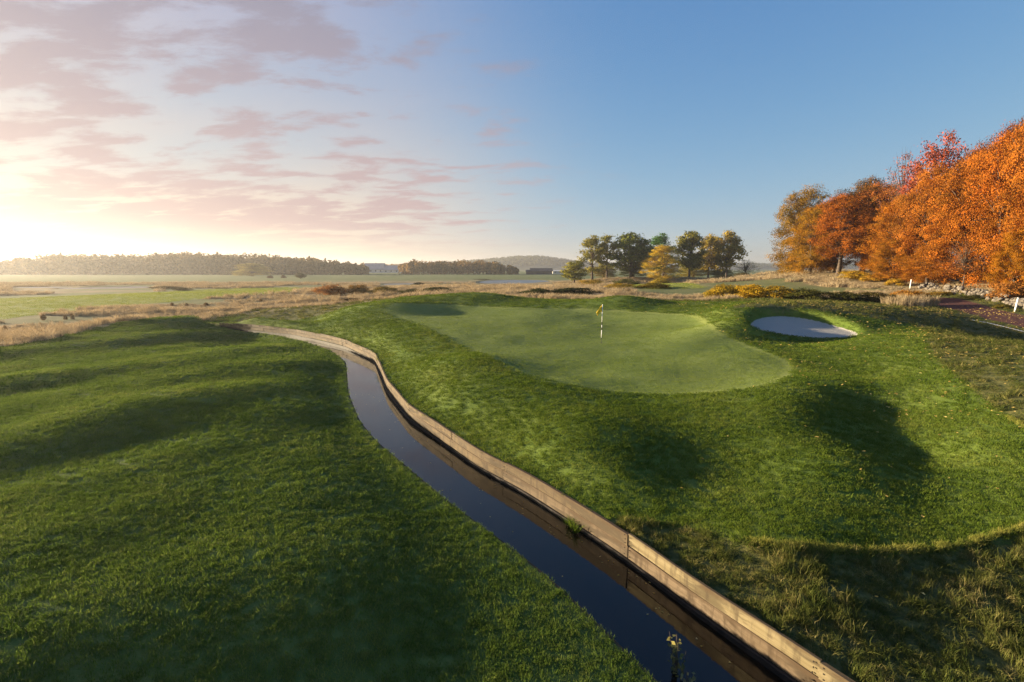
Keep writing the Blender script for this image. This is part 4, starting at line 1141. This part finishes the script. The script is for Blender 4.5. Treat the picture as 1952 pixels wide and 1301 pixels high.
def field(ya, yb, dens, seed, spread=1.16, pad=1.5):
    """random plan points inside the view wedge between two distances"""
    rng = np.random.default_rng(seed)
    n = int(dens * ((yb * spread + pad) * yb - (ya * spread + pad) * ya + 0 * pad))
    y = np.sqrt(rng.uniform(ya * ya, yb * yb, n)); x = rng.uniform(-1, 1, n) * (y * spread + pad)
    return x, y
def make_scatter(name, xs, ys, keep, sxy, sz, protos, label, cat, seed, lean=(0, 0), dz=.002, jit=.25):
    x, y = np.concatenate(xs), np.concatenate(ys); s = np.concatenate(sxy); h = np.concatenate(sz)
    k = keep(x, y); x, y, s, h = x[k], y[k], s[k], h[k]
    z = height(x, y)
    rng = np.random.default_rng(seed); n = len(x)
    rot = np.c_[rng.normal(0, .12, n) + lean[0], rng.normal(0, .12, n) + lean[1], rng.uniform(0, 6.283, n)]
    j = rng.uniform(1 - jit, 1 + jit, n)
    print(name, n)
    return scatter(name, np.c_[x, y, z + dz], rot, np.c_[s * j, s * j, h * j * rng.uniform(.8, 1.2, n)], protos, label, cat, seed)

MG_lawn = grass_mat('lawn_blades', (.050, .088, .016), (.105, .16, .028), (.20, .22, .062))
MG_apron = grass_mat('apron_blades', (.050, .088, .012), (.10, .145, .020), (.18, .20, .045))
MG_green = grass_mat('green_blades', (.105, .152, .026), (.15, .195, .035), (.19, .225, .05), patch=.8)
MG_rough = grass_mat('rough_blades', (.045, .065, .015), (.10, .11, .028), (.32, .26, .11), patch=1.6)
MG_fescue = grass_mat('dry_blades', (.26, .205, .12), (.38, .305, .19), (.48, .40, .28), trans=.3, tip=(1.1, 1.0, .9), patch=.25)
T_lawn = [tuft('lawn_tuft', MG_lawn, 26, .075, .045, .006, .9, 30 + k) for k in range(4)]
T_apron = [tuft('apron_tuft', MG_apron, 26, .075, .042, .006, .9, 40 + k) for k in range(4)]
T_green = [tuft('green_tuft', MG_green, 26, .11, .009, .008, .9, 50 + k) for k in range(3)]
T_rough = [tuft('rough_tuft', MG_rough, 34, .075, .105, .006, 1.2, 60 + k) for k in range(5)]
T_fesc = [tuft('dry_tuft', MG_fescue, 34, .22, .55, .022, .8, 70 + k) for k in range(4)]

bands = ((2.6, 9, 260, 1.0, 1.0), (9, 15, 150, 1.3, 1.05), (15, 24, 75, 1.8, 1.15), (24, 36, 36, 2.6, 1.25), (36, 55, 16, 3.8, 1.4))
def banded(seed):
    X_, Y_, S_, H_ = [], [], [], []
    for k, (a, b_, d, s, h) in enumerate(bands):
        x, y = field(a, b_, d, seed + k); X_.append(x); Y_.append(y); S_.append(np.full(len(x), s)); H_.append(np.full(len(x), h))
    return X_, Y_, S_, H_
b1 = banded(200)
make_scatter('lawn_grass', b1[0], b1[1], lambda x, y: (left_lawn(x, y) < 0.4 + fbm(x, y, 8)) & (x < Lx(y) - .02), b1[2], b1[3], T_lawn, 'mown grass covering the rolling lawn left of the ditch', 'grass', 1)
b2 = banded(300)
make_scatter('apron_grass', b2[0], b2[1], lambda x, y: (sdf_poly(apron_poly, x, y) < .05) & (x > Rx(y) + .03) & (sdf_poly(green_poly, x, y) > .02) & (sdf_poly(sand_poly, x, y) > .03), b2[2], b2[3], T_apron, 'deep green mown grass round the putting green and bunker', 'grass', 2)
b3 = banded(400)
make_scatter('green_grass', b3[0][2:], b3[1][2:], lambda x, y: (sdf_poly(green_poly, x, y) < 0), [s * .9 for s in b3[2][2:]], b3[3][2:], T_green, 'close cut pale grass of the putting green', 'grass', 3)
# rough below the apron and on the right
xr_, yr_ = field(3.0, 12, 130, 501); xq, yq = field(12, 30, 26, 502); xz, yz = field(30, 60, 6, 503)
def rough_keep(x, y):
    a = sdf_poly(apron_poly, x, y)
    return ((x > Rx(y) + .12) | (y > D_END + .3)) & (a > .0) & (sdf_poly(path_poly, x, y) > .15) & (sdf_poly(sand_poly, x, y) > .1) & (y < 52) & ((y < 13) | (x > 12) | ((x < -9) & (x > -28) & (y > 38) & (y < 54))) & (x < 60)
cl_ = lambda x, y: 0.55 + 1.0 * sm(-.15, .3, fbm(x * 1.6, y * 1.6, 61, 2))
make_scatter('rough_grass', [xr_, xq, xz], [yr_, yq, yz], rough_keep, [np.full(len(xr_), 1.0), np.full(len(xq), 1.9), np.full(len(xz), 2.6)], [cl_(xr_, yr_), 0.85 * cl_(xq, yq), 1.0 * cl_(xz, yz)], T_rough, 'shaggy tussocky rough grass below the mown apron and by the path', 'grass', 4, lean=(.1, .35))
# uncut fringe at the apron step, blades coloured pale yellow to imitate the sunlit edge
MG_collar = grass_mat('collar_blades', (.12, .15, .03), (.22, .22, .05), (.34, .29, .10), patch=2.5)
T_col = [tuft('collar_tuft', MG_collar, 26, .06, .085, .006, .8, 80 + k) for k in range(3)]
xk, yk = field(4, 14, 420, 551)
make_scatter('collar_grass', [xk], [yk], lambda x, y: (np.abs(sdf_poly(apron_poly, x, y) + .03) < .055) & (x > Rx(y) + 1.6) & (y < 13), [np.full(len(xk), 1.0)], [np.full(len(xk), 1.0)], T_col, 'fringe of longer grass, tinted yellow to look sunlit, where the mown apron meets the rough', 'grass', 8)
# dry heath grass
xa, ya_ = field(12, 60, 5.0, 601); xb, yb_ = field(60, 105, 2.2, 602); xc, yc = field(105, 170, .8, 603)
def heath_keep(x, y):
    r = np.hypot(x, y)
    ok = (left_lawn(x, y) > -.1 + 1.2 * fbm(x / 3, y / 3, 91)) | ((x > Rx(y)) & (y > 20))
    ok &= ~((x > Rx(y) - 3) & (y < 44.5))
    ok &= (lawn_line(y) - x > -.2 + 1.2 * fbm(x / 3, y / 3, 91)) | (y > 46.5)
    ok &= (sdf_poly(apron_poly, x, y) > 1.2) & (sdf_poly(fair_poly, x, y) > .3) & (sdf_poly(fair2_poly, x, y) > .3) & (sdf_poly(path_poly, x, y) > .4)
    for pp in pond_polys: ok &= sdf_poly(pp, x, y) > 1; ok &= ~((x / y > (pp[:, 0] / pp[:, 1]).min() - .01) & (x / y < (pp[:, 0] / pp[:, 1]).max() + .01) & (y > pp[:, 1].min() - 28) & (y < pp[:, 1].max()))
    ok &= ((fbm(x / 26, y / 13, 44) < .22) | (r < 55)) & (fbm(x / 8, y / 5, 95) < .42)
    ok &= ~((x > 51) & (y < 100))
    ok &= ~((x > -26) & (x < -9) & (y < 53) & (y > 39))
    for (bx, by, br, bd) in BUSHES: ok &= ~((np.abs(x - bx) < br * .95) & (y > by - bd - 2.2) & (y < by + bd * .6))
    ok &= ~((x > 24) & (y < 46.5))
    return ok
hvar = lambda x, y: .45 + 1.1 * sm(-.35, .35, fbm(x / 5, y / 3.5, 121))
make_scatter('dry_grass', [xa, xb, xc], [ya_, yb_, yc], heath_keep, [np.full(len(xa), 1.0), np.full(len(xb), 1.5), np.full(len(xc), 2.4)], [hvar(xa, ya_) * .58, hvar(xb, yb_) * .75, hvar(xc, yc) * .8], T_fesc, 'pale dry heath grass between the greens and the far fields', 'grass', 5)
MG_fair = grass_mat('fairway_blades', (.13, .17, .03), (.19, .22, .045), (.25, .26, .08), patch=.2)
T_fair = [tuft('fairway_tuft', MG_fair, 30, .3, .05, .02, .9, 90 + k) for k in range(3)]
xf1, yf1 = field(40, 130, 3.5, 650)
make_scatter('fairway_grass', [xf1], [yf1], lambda x, y: (sdf_poly(fair_poly, x, y) < .3) | (sdf_poly(fair2_poly, x, y) < .3), [np.full(len(xf1), 1.5)], [np.full(len(xf1), 1.2)], T_fair, 'sunlit yellow green fairway turf out on the heath', 'grass', 9)
# pale tussock at the head of the path
rng = np.random.default_rng(9)
p0 = hit(1745, 584)
xt = rng.normal(p0[0], 1.2, 90); yt = rng.normal(p0[1], .5, 90)
make_scatter('dry_tussock', [xt], [yt], lambda x, y: sdf_poly(path_poly, x, y) > .1, [np.full(90, .9)], [np.full(90, 1.5)], T_fesc, 'tall pale tussock of dry grass at the head of the red path', 'grass', 6)
# fallen leaves
MG_fall = grass_mat('fallen_leaf', (.38, .24, .06), (.55, .40, .12), (.62, .54, .32), trans=.15, patch=9)
def leafobj(seed):
    rng = np.random.default_rng(seed)
    V = [(-.03, 0, 0), (-.008, -.019, .006), (.022, -.012, .004), (.036, 0, .012), (.018, .015, .01), (-.012, .018, .003)]
    V = [(a + rng.normal(0, .003), b_ + rng.normal(0, .003), c_ + rng.uniform(0, .008)) for a, b_, c_ in V]
    me = bpy.data.meshes.new('fallen_leaf'); me.from_pydata(V, [], [(0, 1, 2), (0, 2, 3), (0, 3, 4), (0, 4, 5)]); fattr(me, 'lv', rng.uniform(0, 1, 6)); me.materials.append(MG_fall); me.update()
    return bpy.data.objects.new('fallen_leaf', me)
LO = [leafobj(k) for k in range(3)]
xl_, yl_ = field(5, 42, 14.0, 701)
def litter(x, y):
    rng = np.random.default_rng(3)
    w = sm(1, 17, x - .15 * y) * (.25 + .9 * sm(-.1, .3, fbm(x / 3, y / 3, 77)))
    return (x > Rx(y) + .2) & (rng.uniform(size=len(x)) < w * .75) & (sdf_poly(green_poly, x, y) > 0) & (sdf_poly(sand_poly, x, y) > .2)
make_scatter('fallen_leaves', [xl_], [yl_], litter, [.75 + .035 * yl_], [.75 + .035 * yl_], LO, 'small yellow fallen leaves strewn on the grass right of the green', 'leaves', 7, dz=.045, jit=.4)

rng = np.random.default_rng(15)
yy_ = rng.uniform(3.5, 20, 130); tt_ = np.where(rng.uniform(size=130) < .6, rng.uniform(.72, .96, 130), rng.uniform(.05, .95, 130)); xx_ = Lx(yy_) + (Rx(yy_) - Lx(yy_)) * tt_
scatter('floating_leaves', np.c_[xx_, yy_, np.full(130, .004)], np.c_[np.zeros(130), np.zeros(130), rng.uniform(0, 6.28, 130)], np.full((130, 3), .6) * np.array([1, 1, .3]), LO, 'scattered small leaves floating on the dark ditch water', 'leaves', 12)

# ------------------------------------------------------------------ weeds in the ditch
M_weed = leaf_mat('weed_leaf')
def weed(name, loc, stems, h, size, col, label, seed, nleaf=9):
    rng = np.random.default_rng(seed); e = tag(empty(name, loc), label, 'plant')
    m = MB(); PP, NN = [], []
    for k in range(stems):
        a = rng.uniform(0, 6.28); l = rng.uniform(.1, .35) * h; hh = h * rng.uniform(.7, 1.1)
        top = Vector((math.cos(a) * l, math.sin(a) * l, hh)); b0 = Vector((math.cos(a) * .04, math.sin(a) * .04, -.1))
        mid = b0.lerp(top, .5) + Vector((0, 0, .06 * h)); m.tube([b0, mid, top], [.006, .005, .002], 5)
        for j in range(nleaf):
            q = b0.lerp(mid, j / nleaf * 2) if j < nleaf / 2 else mid.lerp(top, j / nleaf * 2 - 1)
            PP.append(np.array(q) + rng.normal(0, size * .8, 3)); v = rng.normal(size=3) * .5 + np.array([0, -.2, .8]); NN.append(v / np.linalg.norm(v))
    m.build('stem', M_bark, e, True)
    V, F = leaf_quads(np.array(PP), np.array(NN), size, rng)
    me = mesh_np('foliage', V, F); fattr(me, 'lv', np.repeat(rng.uniform(0, 1, len(PP)), 4)); me.materials.append(M_weed)
    o = link('foliage', me, None, e); o.color = (*col, 1)
    return e
p = atz(1292, 1270, 0.1)
weed('water_weed', (p[0], p[1], 0), 7, .45, .034, (.22, .20, .075), 'pale leafed weed growing out of the dark ditch water', 5)
p = atz(1300, 1310, 0.1)
weed('water_weed', (p[0] + .1, p[1] - .05, 0), 6, .35, .03, (.26, .24, .12), 'low pale weed beside the taller weed in the ditch', 6)
yw = 9.3
ex = float(Rx(yw)) - .16
e = tag(empty('grass_clump', (ex, yw, 0.02)), 'fresh green grass clump hanging at the foot of the plank wall', 'plant')
for k in range(3):
    t_ = tuft('blades', MG_apron, 40, .06, .24, .009, 1.3, 900 + k, 1.0); COL.objects.link(t_); t_.parent = e
    t_.location = (-.05 * k + .02, .16 * (k - 1), 0)

# ------------------------------------------------------------------ haze
m_haze, nt, o = new_mat('haze')
pv = nt.nodes.new('ShaderNodeVolumePrincipled')
pv.inputs['Color'].default_value = (.93, .93, .95, 1)
pv.inputs['Density'].default_value = 0.00030
pv.inputs['Anisotropy'].default_value = 0.60
nt.links.new(pv.outputs[0], o.inputs['Volume'])
mb = MB(); mb.box((0, 1150, 24), (8000, 3040, 52))
tag(mb.build('haze', m_haze), 'thin sunlit evening haze lying over the whole course', 'haze', kind='stuff')
